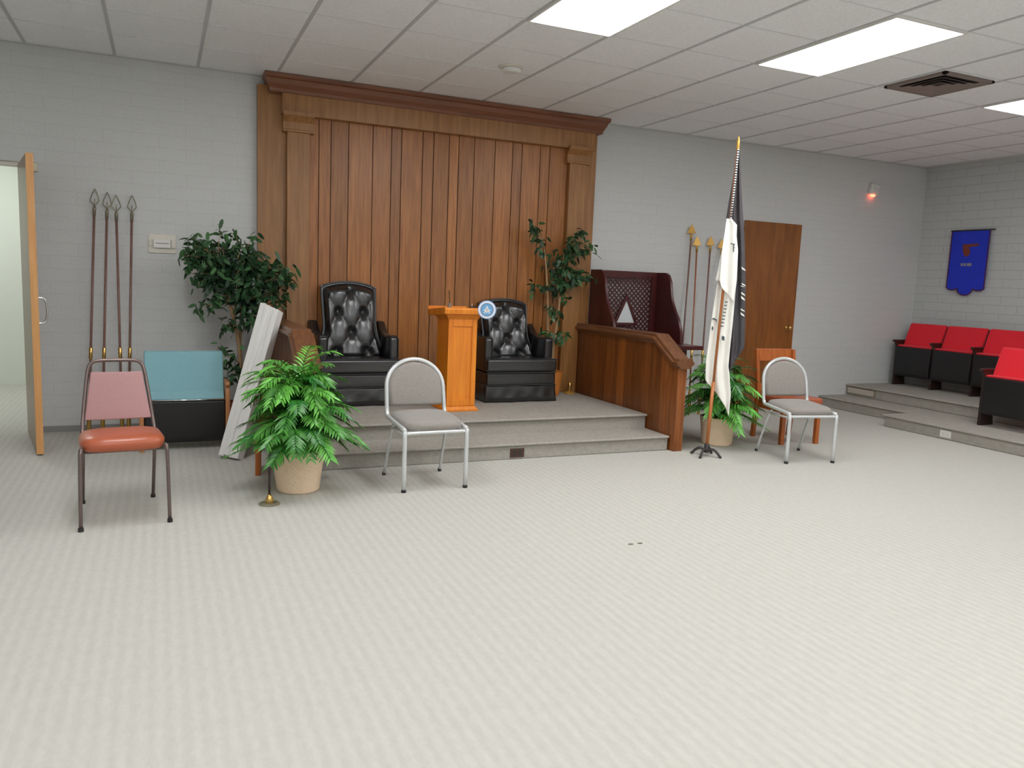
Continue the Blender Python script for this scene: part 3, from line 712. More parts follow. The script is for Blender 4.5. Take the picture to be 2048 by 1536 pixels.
# ---------------------------------------------------------------- grey banquet chairs
def banquet_chair(label, loc, rz):
    t = thing('banquet_chair', label, 'chair', loc, rz, group='grey banquet chairs')
    R = 0.0148
    # one bent tube: front leg, side rail, hoop back, side rail, front leg
    half = [(0.212, -0.235, 0.012), (0.212, -0.235, 0.36), (0.212, -0.225, 0.392), (0.210, -0.195, 0.405), (0.208, 0.12, 0.425), (0.208, 0.165, 0.435), (0.207, 0.185, 0.465), (0.206, 0.195, 0.52), (0.204, 0.215, 0.62)]
    arc = []
    for k in range(0, 11):
        a = PI*k/20; arc.append((0.204*math.cos(a), 0.215+0.045*math.sin(a), 0.62+0.185*math.sin(a)))
    pts = [Vector(p) for p in half[:-1]]
    left = [Vector((-p[0], p[1], p[2])) for p in half+arc[1:-1]][::-1]
    full = smooth_path([Vector(p) for p in half], 3)[:-1]+[Vector(p) for p in arc]
    full = full+[Vector((-p.x, p.y, p.z)) for p in full[::-1]][1:]
    bm = bmesh.new(); tube(bm, full, R, 12); obj('frame', bm, 'silver', t, smooth=True)
    for s in (-1, 1):
        bm = bmesh.new(); tube(bm, smooth_path([(s*0.195, 0.06, 0.39), (s*0.197, 0.12, 0.30), (s*0.205, 0.235, 0.012)], 4), 0.010, 10); l = obj('rear_leg', bm, 'silver', t, smooth=True)
        bm = bmesh.new(); lathe(bm, [(0.013, 0.0), (0.013, 0.02), (0.011, 0.022)], (s*0.205, 0.236, 0), 12); obj('foot_cap', bm, 'rubber', l)
        bm = bmesh.new(); lathe(bm, [(0.016, 0.0), (0.016, 0.018), (0.013, 0.02)], (s*0.212, -0.235, 0), 12); obj('foot_cap', bm, 'rubber', t)
        bm = bmesh.new(); tube(bm, [(s*0.204, -0.21, 0.372), (s*0.197, 0.08, 0.36)], 0.009, 8); obj('side_brace', bm, 'silver', t, smooth=True)
    bm = bmesh.new(); tube(bm, smooth_path([(-0.21, -0.215, 0.37), (-0.18, -0.232, 0.382), (0.18, -0.232, 0.382), (0.21, -0.215, 0.37)], 4), 0.012, 10); obj('front_rail', bm, 'silver', t, smooth=True)
    bm = bmesh.new()
    # seat pad : superellipse-ish outline
    out = []
    for k in range(40):
        a = 2*PI*k/40; c_, s_ = math.cos(a), math.sin(a)
        x = 0.205*math.copysign(abs(c_)**0.45, c_); y = -0.025+0.215*math.copysign(abs(s_)**0.45, s_)
        out.append((x, y))
    rings = []
    for sc_, z in ((0.93, 0.388), (1.0, 0.398), (1.0, 0.43), (0.94, 0.447), (0.75, 0.457), (0.4, 0.462)):
        rings.append([bm.verts.new((x*sc_, -0.025+(y+0.025)*sc_, z+0.015*(y+0.24)/0.4)) for x, y in out])
    for A_, B_ in zip(rings, rings[1:]):
        for k in range(40): vface(bm, (A_[k], A_[(k+1) % 40], B_[(k+1) % 40], B_[k]))
    vface(bm, rings[0]); vface(bm, rings[-1]); obj('seat', bm, 'greyfab', t, smooth=True)
    # back pad
    ol = [(-0.19, 0.50), (-0.160, 0.492), (0.160, 0.492), (0.19, 0.50)]
    for k in range(0, 15): a = PI*k/14; ol.append((0.192*math.cos(a), 0.615+0.172*math.sin(a)**0.9 if math.sin(a) > 0 else 0.615))
    bm = bmesh.new()
    def yb(z): return 0.19+(z-0.5)*0.22
    for y0, sc_ in ((-0.018, 0.97), (0.018, 0.97)):
        pass
    F_ = []; n = len(ol)
    for dy, sc_ in ((-0.022, 0.86), (-0.017, 0.97), (0.0, 1.0), (0.016, 0.97)):
        F_.append([bm.verts.new((x*sc_, yb(0.64+(z-0.64)*sc_)+dy, 0.64+(z-0.64)*sc_)) for x, z in ol])
    for A_, B_ in zip(F_, F_[1:]):
        for k in range(n): vface(bm, (A_[k], A_[(k+1) % n], B_[(k+1) % n], B_[k]))
    vface(bm, F_[0]); vface(bm, F_[-1]); obj('backrest', bm, 'greyfab', t, smooth=True)
    for s in (-1, 1):
        bm = bmesh.new(); tube(bm, [(s*0.17, 0.205, 0.56), (s*0.204, 0.21, 0.56)], 0.006, 6); obj('bracket', bm, 'silver', t)
    return t
bc = banquet_chair('grey banquet chair with silver hoop frame in front of the dais steps', (1.602, 4.975, 0), math.radians(1.5))
dup(bc, (4.843, 4.945, 0), math.radians(-11), 'grey banquet chair with silver hoop frame before the wooden chair at right')

# ---------------------------------------------------------------- mauve stacking chair
mc = thing('stacking_chair', 'mauve backed stacking chair with rust seat in front of the leaning poles', 'chair', (-0.222, 4.775, 0), math.radians(6.5))
R = 0.010
for s in (-1, 1):
    leg = [(s*0.212, -0.30, 0.01), (s*0.205, -0.285, 0.39), (s*0.195, -0.262, 0.418), (s*0.19, -0.20, 0.425), (s*0.185, 0.03, 0.435)]
    bm = bmesh.new(); tube(bm, smooth_path(leg, 4), R, 10); l = obj('front_leg', bm, 'tubetaupe', mc, smooth=True)
    bm = bmesh.new(); lathe(bm, [(0.014, 0), (0.013, 0.02)], (s*0.212, -0.30, 0), 10); obj('foot_cap', bm, 'rubber', l)
    bm = bmesh.new(); tube(bm, [(s*0.18, 0.03, 0.43), (s*0.185, 0.24, 0.01)], R, 10); l = obj('rear_leg', bm, 'tubetaupe', mc, smooth=True)
    bm = bmesh.new(); lathe(bm, [(0.014, 0), (0.013, 0.02)], (s*0.185, 0.242, 0), 10); obj('foot_cap', bm, 'rubber', l)
bk = [(0.186, -0.02, 0.42), (0.183, 0.06, 0.44), (0.178, 0.10, 0.50), (0.16, 0.145, 0.66), (0.143, 0.175, 0.78), (0.125, 0.183, 0.818), (0.09, 0.187, 0.832), (0, 0.188, 0.834)]
full = smooth_path(bk, 3); full = full+[Vector((-p.x, p.y, p.z)) for p in full[::-1]][1:]
bm = bmesh.new(); tube(bm, full, R, 10); obj('back_frame', bm, 'tubetaupe', mc, smooth=True)
bm = bmesh.new()
pts = [(0.168, 0.118, 0.515), (0.138, 0.172, 0.762)]
def bp_(u, z, dy): 
    f_ = (z-0.515)/(0.762-0.515); hw = 0.168+(0.132-0.168)*f_
    return (u*hw, 0.112+0.055*f_+dy-0.01*(1-u*u), z)
G1 = [[bm.verts.new(bp_(-1+2*i_/10, 0.51+0.26*j_/8, -0.018)) for i_ in range(11)] for j_ in range(9)]
G2 = [[bm.verts.new(bp_(-1+2*i_/10, 0.51+0.26*j_/8, 0.012)) for i_ in range(11)] for j_ in range(9)]
for G in (G1, G2):
    for j_ in range(8):
        for i_ in range(10): vface(bm, (G[j_][i_], G[j_][i_+1], G[j_+1][i_+1], G[j_+1][i_]))
for j_ in range(8):
    for e in (0, 10): vface(bm, (G1[j_][e], G1[j_+1][e], G2[j_+1][e], G2[j_][e]))
for i_ in range(10):
    for e in (0, 8): vface(bm, (G1[e][i_], G1[e][i_+1], G2[e][i_+1], G2[e][i_]))
obj('backrest', bm, 'mauve', mc, bevel=0.006)
bm = bmesh.new(); out = []
for k in range(40):
    a = 2*PI*k/40; c_, s_ = math.cos(a), math.sin(a)
    out.append((0.205*math.copysign(abs(c_)**0.4, c_), 0.185*math.copysign(abs(s_)**0.5, s_)-0.115))
rings = []
for sc_, z in ((0.93, 0.405), (1.0, 0.418), (1.0, 0.448), (0.93, 0.468), (0.7, 0.48), (0.35, 0.484)):
    rings.append([bm.verts.new((x*sc_, -0.115+(y+0.115)*sc_, z)) for x, y in out])
for A_, B_ in zip(rings, rings[1:]):
    for k in range(40): vface(bm, (A_[k], A_[(k+1) % 40], B_[(k+1) % 40], B_[k]))
vface(bm, rings[0]); vface(bm, rings[-1]); obj('seat', bm, 'rustvinyl', mc, smooth=True)
bm = bmesh.new(); tube(bm, [(-0.19, -0.24, 0.40), (0.19, -0.24, 0.40)], 0.008, 8); obj('front_rail', bm, 'tubetaupe', mc, smooth=True)

# ---------------------------------------------------------------- folding theatre seats
def theatre_seat(label, loc, rz, fabric, W=0.53, bz=(0.44, 0.79), pz=(0.12, 0.50), stands=(True, False), stand_mat='darkwood', strip=False, group=None, arm_top=None, cush=0.075):
    t = thing('theatre_seat', label, 'seat', loc, rz, group=group)
    w2 = W/2-0.018
    bm = bmesh.new()       # backrest cushion, tilted
    y0, y1 = 0.02, 0.145
    prism(bm, [(y0-0.045, bz[0]), (y1-0.055, bz[1]-0.01), (y1-0.03, bz[1]), (y1, bz[1]-0.008), (y0+0.01, bz[0])], -w2, w2, 'x')
    obj('backrest', bm, fabric, t, bevel=0.012, bseg=3)
    bm = bmesh.new(); prism(bm, [(y0+0.012, bz[0]-0.06), (y1+0.001, bz[1]-0.015), (y1+0.015, bz[1]-0.02), (y0+0.03, bz[0]-0.06)], -w2, w2, 'x'); obj('back_shell', bm, 'blackplastic', t)
    bm = bmesh.new()       # folded-up seat: underside pan faces forward
    prism(bm, [(-0.10, pz[0]), (-0.135, pz[0]+0.05), (-0.125, pz[1]-0.01), (-0.09, pz[1]), (-0.06, pz[1]-0.02), (-0.05, pz[0])], -w2, w2, 'x')
    pn = obj('seat_pan', bm, 'blackplastic', t, bevel=0.01)
    bm = bmesh.new()
    prism(bm, [(-0.10, pz[1]-0.02), (-0.115, pz[1]+0.012), (-0.05, bz[0]+cush), (-0.012, bz[0]+cush-0.005), (-0.01, pz[0]+0.08), (-0.06, pz[0]+0.03)], -w2+0.004, w2-0.004, 'x')
    obj('seat_cushion', bm, fabric, t, bevel=0.01)
    if strip:
        bm = bmesh.new(); tube(bm, [(-w2, -0.128, pz[1]+0.002), (w2, -0.128, pz[1]+0.002)], 0.005, 8); obj('metal_edge', bm, 'chrome', t, smooth=True)
    for s, on in ((-1, stands[0]), (1, stands[1])):
        if not on: continue
        x = s*W/2
        at_ = arm_top or 0.575
        bm = bmesh.new(); prism(bm, [(-0.10 if stand_mat != 'seatwood' else -0.15, 0.0), (-0.10 if stand_mat != 'seatwood' else -0.16, at_-0.09), (-0.13, at_-0.03), (0.08, at_-0.03), (0.05, 0.3), (0.10, 0.0)], x-0.016, x+0.016, 'x')
        st = obj('side_stand', bm, stand_mat, t, bevel=0.004)
        bobj('armrest', 'darkwood' if stand_mat == 'darkwood' else stand_mat, t, (x-0.0175, x+0.0175, -0.16, 0.08, at_-0.03, at_), bevel=0.008)
    return t
theatre_seat('teal theatre seat with folded black pan beside the mauve chair, below the left ficus', (0.150, 6.44, 0), 0.0, 'teal', W=0.60, bz=(0.415, 0.735), pz=(0.055, 0.382), stands=(True, True), stand_mat='seatwood', strip=True, arm_top=0.52, cush=0.03)
RZ = -PI/2
# local +x maps to -y in the room: the first seat (against the back wall) has its stand at local -x
names = ['red theatre seat of the back row, nearest the back wall corner', 'red theatre seat of the back row, second from the back wall', 'red theatre seat of the back row, third from the back wall', 'red theatre seat of the back row, fourth from the back wall, mostly cropped', 'red theatre seat of the back row, fifth from the back wall, out of view']
for k in range(5):
    theatre_seat(names[k], (8.64, 6.86-0.53*k, R2), RZ, 'red', stands=(True, k == 4), group='red theatre seats on the risers')
for k, lab in enumerate(('red theatre seat alone on the lower riser at the right edge', 'red theatre seat of the front row just outside the right edge')):
    theatre_seat(lab, (7.58, 4.92-0.53*k, R1), RZ, 'red', stands=(True, k == 1), stand_mat='darkwood', group='red theatre seats on the risers')

# ---------------------------------------------------------------- wooden chair
wc = thing('wooden_chair', 'reddish cherry wood chair with upholstered seat behind the right grey banquet chair', 'chair', (5.315, 5.545, 0), math.radians(-5))
for s in (-1, 1):
    bobj('front_leg', 'cherry', wc, (s*0.19-0.02, s*0.19+0.02, -0.205, -0.165, 0.0, 0.36), bevel=0.004)
    bm = bmesh.new(); prism(bm, [(0.195, 0.0), (0.24, 0.0), (0.205, 0.40), (0.275, 0.83), (0.235, 0.83), (0.165, 0.40)], s*0.205-0.017, s*0.205+0.017, 'x'); obj('back_post', bm, 'cherry', wc, bevel=0.004)
    bobj('side_apron', 'cherry', wc, (s*0.195-0.011, s*0.195+0.011, -0.17, 0.18, 0.29, 0.36), bevel=0.002)
bobj('front_apron', 'cherry', wc, (-0.175, 0.175, -0.198, -0.176, 0.29, 0.36), bevel=0.002)
bobj('rear_apron', 'cherry', wc, (-0.19, 0.19, 0.172, 0.19, 0.29, 0.36), bevel=0.002)
bm = bmesh.new(); prism(bm, [(0.236, 0.72), (0.255, 0.835), (0.278, 0.835), (0.26, 0.72)], -0.205, 0.205, 'x'); obj('top_rail', bm, 'cherry', wc, bevel=0.006)
bm = bmesh.new(); prism(bm, [(0.18, 0.44), (0.192, 0.51), (0.21, 0.51), (0.2, 0.44)], -0.19, 0.19, 'x'); obj('lower_rail', bm, 'cherry', wc, bevel=0.003)
bobj('seat', 'rustvinyl', wc, (-0.22, 0.22, -0.21, 0.165, 0.36, 0.425), bevel=0.018)
# low wooden stool hidden behind the left palm
st = thing('wooden_stool', 'low reddish wooden stool half hidden behind the left palm pot', 'stool', (0.66, 5.47, 0), math.radians(-8))
for sx_ in (-1, 1):
    for sy_ in (-1, 1): bobj('leg', 'cherry', st, (sx_*0.075-0.017, sx_*0.075+0.017, sy_*0.07-0.017, sy_*0.07+0.017, 0, 0.22), bevel=0.003)
bobj('seat', 'cherry', st, (-0.105, 0.105, -0.10, 0.10, 0.22, 0.25), bevel=0.006)

# ---------------------------------------------------------------- leaning poles
def pole(label, bot, top, shaft, finial, group, grip=0.30, joint=0.62):
    """bot/top world points; finial above the top"""
    b, t_ = Vector(bot), Vector(top); d = (t_-b); L = d.length; q = d.to_track_quat('Z', 'Y')
    t = thing('ceremonial_pole', label, 'pole', bot, group=group)
    t.rotation_mode = 'QUATERNION'; t.rotation_quaternion = q
    fl = 0.135
    bm = bmesh.new(); tube(bm, [(0, 0, 0.26), (0, 0, L-fl-0.05)], 0.0095, 12); obj('shaft', bm, shaft, t, smooth=True)
    bm = bmesh.new(); lathe(bm, [(0.006, 0), (0.016, 0.01), (0.016, 0.22), (0.013, 0.26), (0.011, 0.28)], seg=14); obj('foot_sleeve', bm, 'brass', t, smooth=True)
    bm = bmesh.new(); lathe(bm, [(0.011, joint), (0.014, joint+0.005), (0.014, joint+0.09), (0.011, joint+0.095)], seg=14); obj('brass_joint', bm, 'brass', t, smooth=True)
    z = L-fl-0.05
    bm = bmesh.new(); lathe(bm, [(0.0125, z-0.015), (0.0125, z+0.03), (0.016, z+0.035), (0.012, z+0.042), (0.007, z+0.06)], seg=14)
    obj('ferrule', bm, 'oldbrass' if finial == 'spear' else 'brass', t, smooth=True)
    z0 = z+0.055
    # undo tilt about the pole so finial faces the room
    if finial == 'spear':
        out = [(0, z0), (0.012, z0+0.02), (0.034, z0+0.045), (0.026, z0+0.08), (0.008, z0+0.125), (0, z0+0.14)]
        bm = bmesh.new()
        loop = [(x, 0, zz) for x, zz in out]+[(-x, 0, zz) for x, zz in out[-2:0:-1]]
        tube(bm, loop, 0.0042, 6, closed=True); tube(bm, [(0, 0, z0), (0, 0, z0+0.06)], 0.004, 6)
        obj('finial', bm, 'oldbrass', t)
    else:
        bm = bmesh.new()
        prism(bm, [(-0.012, z0-0.005), (0.012, z0-0.005), (0.014, z0+0.012), (0.042, z0+0.008), (0.046, z0+0.02), (0.026, z0+0.045), (0.03, z0+0.062), (0.012, z0+0.085), (0, z0+0.115), (-0.012, z0+0.085), (-0.03, z0+0.062), (-0.026, z0+0.045), (-0.046, z0+0.02), (-0.042, z0+0.008), (-0.014, z0+0.012)], -0.005, 0.005, 'y')
        obj('finial', bm, 'gold', t, bevel=0.002)
    return t
wl = 7.215
for (bx, tx, tz, lab) in ((-0.55, -0.474, 1.955, 'dark ceremonial pole leaning on the wall, first from the open door'), (-0.452, -0.386, 1.935, 'dark ceremonial pole leaning on the wall, second from the open door'),
                          (-0.308, -0.325, 1.92, 'dark ceremonial pole leaning on the wall, third from the open door'), (-0.263, -0.207, 1.925, 'dark ceremonial pole leaning on the wall, nearest the thermostat')):
    pole(lab, (bx, 6.98, 0.0), (tx, wl, tz), 'poledark', 'spear', 'open spear poles behind the mauve chair')
for (bx, tx, tz, lab) in ((5.09, 5.325, 2.09, 'gold tipped pole leaning on the wall, tallest and nearest the desk'), (5.24, 5.405, 1.965, 'gold tipped pole leaning on the wall, second from the desk'),
                          (5.37, 5.59, 1.975, 'gold tipped pole leaning on the wall, third from the desk'), (5.55, 5.745, 1.955, 'gold tipped pole leaning on the wall, mostly hidden behind the white flag')):
    pole(lab, (bx, 6.93, 0.0), (tx, wl, tz), 'polered' if 'second' in lab else 'poledark', 'arrow', 'gold tipped poles behind the flag stand')

# ---------------------------------------------------------------- flag stand and flags
FX, FY = 4.10, 5.153
def polex(z): return FX+0.094*z/2.57
fs = thing('flag_stand', 'tall wooden flagpole on black iron scroll feet beside the right palm', 'flag stand', (FX, FY, 0))
bm = bmesh.new()
tube(bm, [(0.003, 0, 0.06), (0.0225, 0, 0.62)], 0.0145, 14); obj('lower_pole', bm, 'poleoak', fs, smooth=True)
bm = bmesh.new(); tube(bm, [(0.0225, 0, 0.62), (0.091, 0, 2.49)], 0.0105, 12); obj('upper_pole', bm, 'poleoak', fs, smooth=True)
bm = bmesh.new(); lathe(bm, [(0.008, 2.47), (0.014, 2.48), (0.011, 2.495), (0.014, 2.51), (0.013, 2.54), (0.006, 2.572), (0.001, 2.58)], (0.091, 0, 0), 12); obj('finial', bm, 'gold', fs, smooth=True)
bm = bmesh.new(); lathe(bm, [(0.02, 0.03), (0.03, 0.04), (0.022, 0.06), (0.02, 0.10), (0.016, 0.105)], (0.003, 0, 0), 14); obj('hub', bm, 'iron', fs, smooth=True)
for k in range(4):
    a = k*PI/2+0.55; c_, s_ = math.cos(a), math.sin(a)
    bm = bmesh.new(); tube(bm, smooth_path([(0.015*c_, 0.015*s_, 0.055), (0.06*c_, 0.06*s_, 0.062), (0.10*c_, 0.10*s_, 0.035), (0.118*c_, 0.118*s_, 0.012), (0.132*c_, 0.132*s_, 0.010)], 4), [0.011]*17, 8)
    obj('foot', bm, 'iron', fs, smooth=True)
tv = Vector((0.7787, -0.6274, 0)); nv = Vector((-0.6274, -0.7787, 0))
def interp(tab, z):
    if z >= tab[0][0]: return tab[0][1]
    for (za, a), (zb_, b) in zip(tab, tab[1:]):
        if z >= zb_: return a+(b-a)*(za-z)/(za-zb_)
    return tab[-1][1]
def sheet(bm, ztop, zb0, zb1, Lt, Rt, off, amp, folds, NU=40, NV=60, ph=0.0):
    rows = []
    for j_ in range(NV+1):
        row = []
        for i_ in range(NU+1):
            u = i_/NU; z = ztop+((zb0+(zb1-zb0)*u)-ztop)*j_/NV
            s_ = interp(Lt, z)+(interp(Rt, z)-interp(Lt, z))*u
            wdt = abs(interp(Rt, z)-interp(Lt, z))
            nd = off+amp*min(1, wdt/0.08)*math.sin(folds*2*PI*u+ph+0.6*z)
            p = Vector((polex(z), FY, z))+tv*s_+nv*nd
            row.append(bm.verts.new(p))
        rows.append(row)
    for j_ in range(NV):
        for i_ in range(NU): vface(bm, (rows[j_][i_], rows[j_][i_+1], rows[j_+1][i_+1], rows[j_+1][i_]))
fb = thing('black_flag', 'black flag draped down the flagpole behind the white flag', 'flag', (0, 0, 0))
bm = bmesh.new()
LB = [(2.49, -0.006), (2.277, -0.012), (2.08, -0.027), (1.95, -0.034), (1.5, -0.01), (0.6, 0.075)]
RB = [(2.49, 0.012), (2.277, 0.045), (2.006, 0.088), (1.811, 0.122), (1.456, 0.168), (1.137, 0.198), (0.935, 0.214), (0.7, 0.20), (0.6, 0.10)]
sheet(bm, 2.49, 0.595, 0.90, LB, RB, -0.055, 0.016, 2.5)
obj('cloth', bm, 'flagblack', fb, smooth=True, solid=0.002)
bm = bmesh.new()
tube(bm, [tuple(Vector((polex(z), FY, z))+tv*(0.004 if z > 2 else 0.002)+nv*0.022) for z in (2.475, 2.3, 2.1, 1.93)], 0.0085, 8); obj('beaded_cord', bm, 'cord', fb, smooth=True)
bm = bmesh.new()
for z, h_, ss in ((1.545, 0.028, 0.142), (1.42, 0.022, 0.156), (1.405, 0.010, 0.15), (1.345, 0.026, 0.160), (1.31, 0.034, 0.162), (1.215, 0.022, 0.170), (1.18, 0.03, 0.172)):
    c_ = Vector((polex(z), FY, z))+tv*ss+nv*(-0.028)
    bl = bmesh.new(); prism(bl, [(-0.018, h_*0.6), (0.010, -h_*0.1), (0.018, -h_*0.6), (-0.012, -h_*0.1)], -0.002, 0.002, 'y', M4=Matrix.Translation(c_) @ Matrix.Rotation(math.radians(-38.9), 4, 'Z'))
    obj('lettering', bl, 'flagwhite', fb)['label'] = 'white letter fragment'
bm.free()
fw = thing('white_flag', 'white flag with dark print draped around the lower flagpole', 'flag', (0, 0, 0))
bm = bmesh.new()
sheet(bm, 1.935, 1.385, 1.275, [(1.93, -0.03), (1.688, -0.04), (1.447, -0.035), (1.38, -0.012)], [(1.93, 0.01), (1.888, 0.055), (1.80, 0.06), (1.691, 0.083), (1.454, 0.098), (1.27, 0.092)], 0.032, 0.009, 1.3, NV=40, ph=0.6)
sheet(bm, 1.74, 1.44, 1.44, [(1.74, -0.036), (1.447, -0.066)], [(1.74, -0.01), (1.447, -0.02)], 0.014, 0.004, 0.8, NU=14, NV=16)
sheet(bm, 1.46, 0.62, 0.34, [(1.46, -0.05), (1.1, -0.068), (0.79, -0.078), (0.64, -0.068), (0.5, -0.02), (0.34, 0.05)], [(1.46, 0.095), (1.13, 0.103), (0.888, 0.103), (0.75, 0.105), (0.70, 0.118), (0.52, 0.148), (0.34, 0.148)], -0.026, 0.013, 2.2, ph=0.4)
obj('cloth', bm, 'flagwhite', fw, smooth=True, solid=0.002)
bm = bmesh.new()
def mark(z, ss, nd, poly):
    bm = bmesh.new()
    c_ = Vector((polex(z), FY, z))+tv*ss+nv*nd
    prism(bm, poly, -0.0015, 0.0015, 'y', M4=Matrix.Translation(c_) @ Matrix.Rotation(math.radians(-38.9), 4, 'Z'))
    obj('print', bm, 'ink', fw)
mark(1.73, 0.040, 0.045, [(-0.02, 0.012), (0.012, 0.006), (0.02, 0.012), (0.012, -0.002), (0.008, -0.022), (0.0, -0.02), (0.004, 0.0), (-0.018, 0.006)])
mark(1.695, 0.055, 0.045, [(-0.01, 0.012), (0.0, 0.016), (0.004, 0.01), (-0.006, 0.006), (0.0, -0.02), (-0.006, -0.02), (-0.012, 0.0)])
for k in range(8): mark(1.27-k*0.028, 0.035-0.002*k, 0.0, [(-0.012, 0.008), (0.012, 0.008), (0.012, 0.0), (-0.012, 0.0)])
mark(1.13, -0.045, -0.006, [(-0.025, -0.01), (-0.01, 0.012), (0.02, 0.0), (0.024, -0.03), (0.016, -0.012), (-0.01, 0.0)])
mark(1.055, -0.052, -0.004, [(-0.004, 0.02), (0.006, 0.01), (0.004, -0.02), (-0.006, -0.006)])
mark(0.98, 0.04, 0.0, [(-0.012, 0.02), (0.01, 0.014), (0.012, -0.02), (-0.01, -0.012)])
bm.free()

# ---------------------------------------------------------------- plants
def leaf_quadstrip(bm, base, d, side, L, W, tones, tone, curl=0.25, n=3):
    """tapered leaf strip, folded, drooping"""
    pts = []
    for k in range(n+1):
        f_ = k/n; p = base+d*L*f_+Vector((0, 0, -curl*L*f_*f_)); w_ = W*(math.sin(PI*(0.12+0.88*f_))**0.8 if f_ < 1 else 0.02)
        pts.append((p, w_))
    vs = [(bm.verts.new(p-side*w_), bm.verts.new(p+side*w_)) for p, w_ in pts]
    for a, b in zip(vs, vs[1:]):
        if vface(bm, (a[0], a[1], b[1], b[0])): tones.append(tone)
def palm_plant(label, cx, cy, potr, poth, hgt, spread, n_fr, seed, rp=0.79, lopsided=None, ymax=9):
    rnd = random.Random(seed)
    t = thing('potted_palm', label, 'plant', (cx, cy, 0), group='potted palms')
    bm = bmesh.new(); prof = [(potr*rp-0.01, 0.0), (potr*rp, 0.012), (potr*0.98, poth-0.03), (potr, poth-0.02), (potr*1.02, poth), (potr*0.96, poth), (potr*0.93, poth-0.03), (0.01, poth-0.035)]
    lathe(bm, prof, seg=36); obj('pot', bm, 'pot', t, smooth=False, bevel=0.004)
    bm = bmesh.new(); lathe(bm, [(potr*0.9, poth-0.03), (potr*0.85, poth-0.012), (0.03, poth-0.002)], seg=24); obj('soil', bm, 'soil', t, smooth=True)
    bmf = bmesh.new(); bms = bmesh.new(); tones = []
    for k in range(n_fr):
        az = 2*PI*(k*0.381966)+rnd.uniform(-0.2, 0.2)
        el = rnd.uniform(0.0, 1.45); sz = rnd.uniform(0.62, 1.0)
        Ls = spread*sz*(0.30+0.72*math.cos(el*0.85))
        if lopsided: Ls *= lopsided(az, el)
        out = Vector((math.cos(az), math.sin(az), 0))
        base = Vector((rnd.uniform(-0.04, 0.04), rnd.uniform(-0.04, 0.04), poth-0.02))
        apex_h = hgt*(0.12+0.88*math.sin(min(el, 1.45)))*(0.45+0.55*sz)
        P0_, P1_ = base, base+out*Ls*0.25*math.cos(el)+Vector((0, 0, apex_h*0.95+0.05))
        P2_ = base+out*Ls+Vector((0, 0, apex_h*rnd.uniform(0.45, 0.95)-0.10*(1.2-el)))
        tn = rnd.uniform(0.1, 0.9); N = 14; prev = None; path = []
        for q in range(N+1):
            f_ = q/N; p = P0_*(1-f_)**2+P1_*2*f_*(1-f_)+P2_*f_*f_
            path.append(p)
        tube(bms, path, [0.004*(1-0.7*q/N) for q in range(N+1)], 5)
        for q in range(4, N+1):
            d = (path[q]-path[q-1]).normalized(); sd_ = d.cross(Vector((0, 0, 1)))
            if sd_.length < 0.05: sd_ = Vector((-out.y, out.x, 0))
            sd_.normalize(); upv = sd_.cross(d)
            f_ = (q-4)/(N-4); LL = (0.055+0.06*math.sin(PI*min(1, 0.2+0.8*f_)))*rnd.uniform(0.8, 1.2)
            for s in (-1, 1):
                for sub in (0, 0.5):
                    pb = path[q-1].lerp(path[q], sub)
                    dd = (sd_*s*0.75+d*(0.55+0.3*f_)+upv*0.12+Vector((rnd.uniform(-.12, .12), rnd.uniform(-.12, .12), rnd.uniform(-.12, .12)))).normalized()
                    wv_ = dd.cross(upv).normalized()
                    leaf_quadstrip(bmf, pb, dd, (wv_*0.8+upv*0.35*s).normalized(), LL, 0.0068, tones, min(1, max(0, tn+rnd.uniform(-0.2, 0.2))), curl=0.35)
    for v in bmf.verts:
        if v.co.z < 0.03: v.co.z = 0.03+rnd.uniform(0, 0.01)
        v.co.y = min(v.co.y, ymax-cy)
    o = obj('foliage', bmf, 'palm', t)
    set_tone(o, lambda p: tones[min(p.index, len(tones)-1)])
    obj('stems', bms, 'palm', t)
    return t
palm_plant('bright green potted palm in woven beige pot on the floor left of the dais steps', 0.775, 4.98, 0.165, 0.27, 0.74, 0.46, 105, 3, rp=0.80, ymax=5.32)
palm_plant('potted palm in woven beige pot behind the flag stand, by the right half wall', 4.53, 5.56, 0.158, 0.25, 0.68, 0.46, 80, 11, rp=0.84)

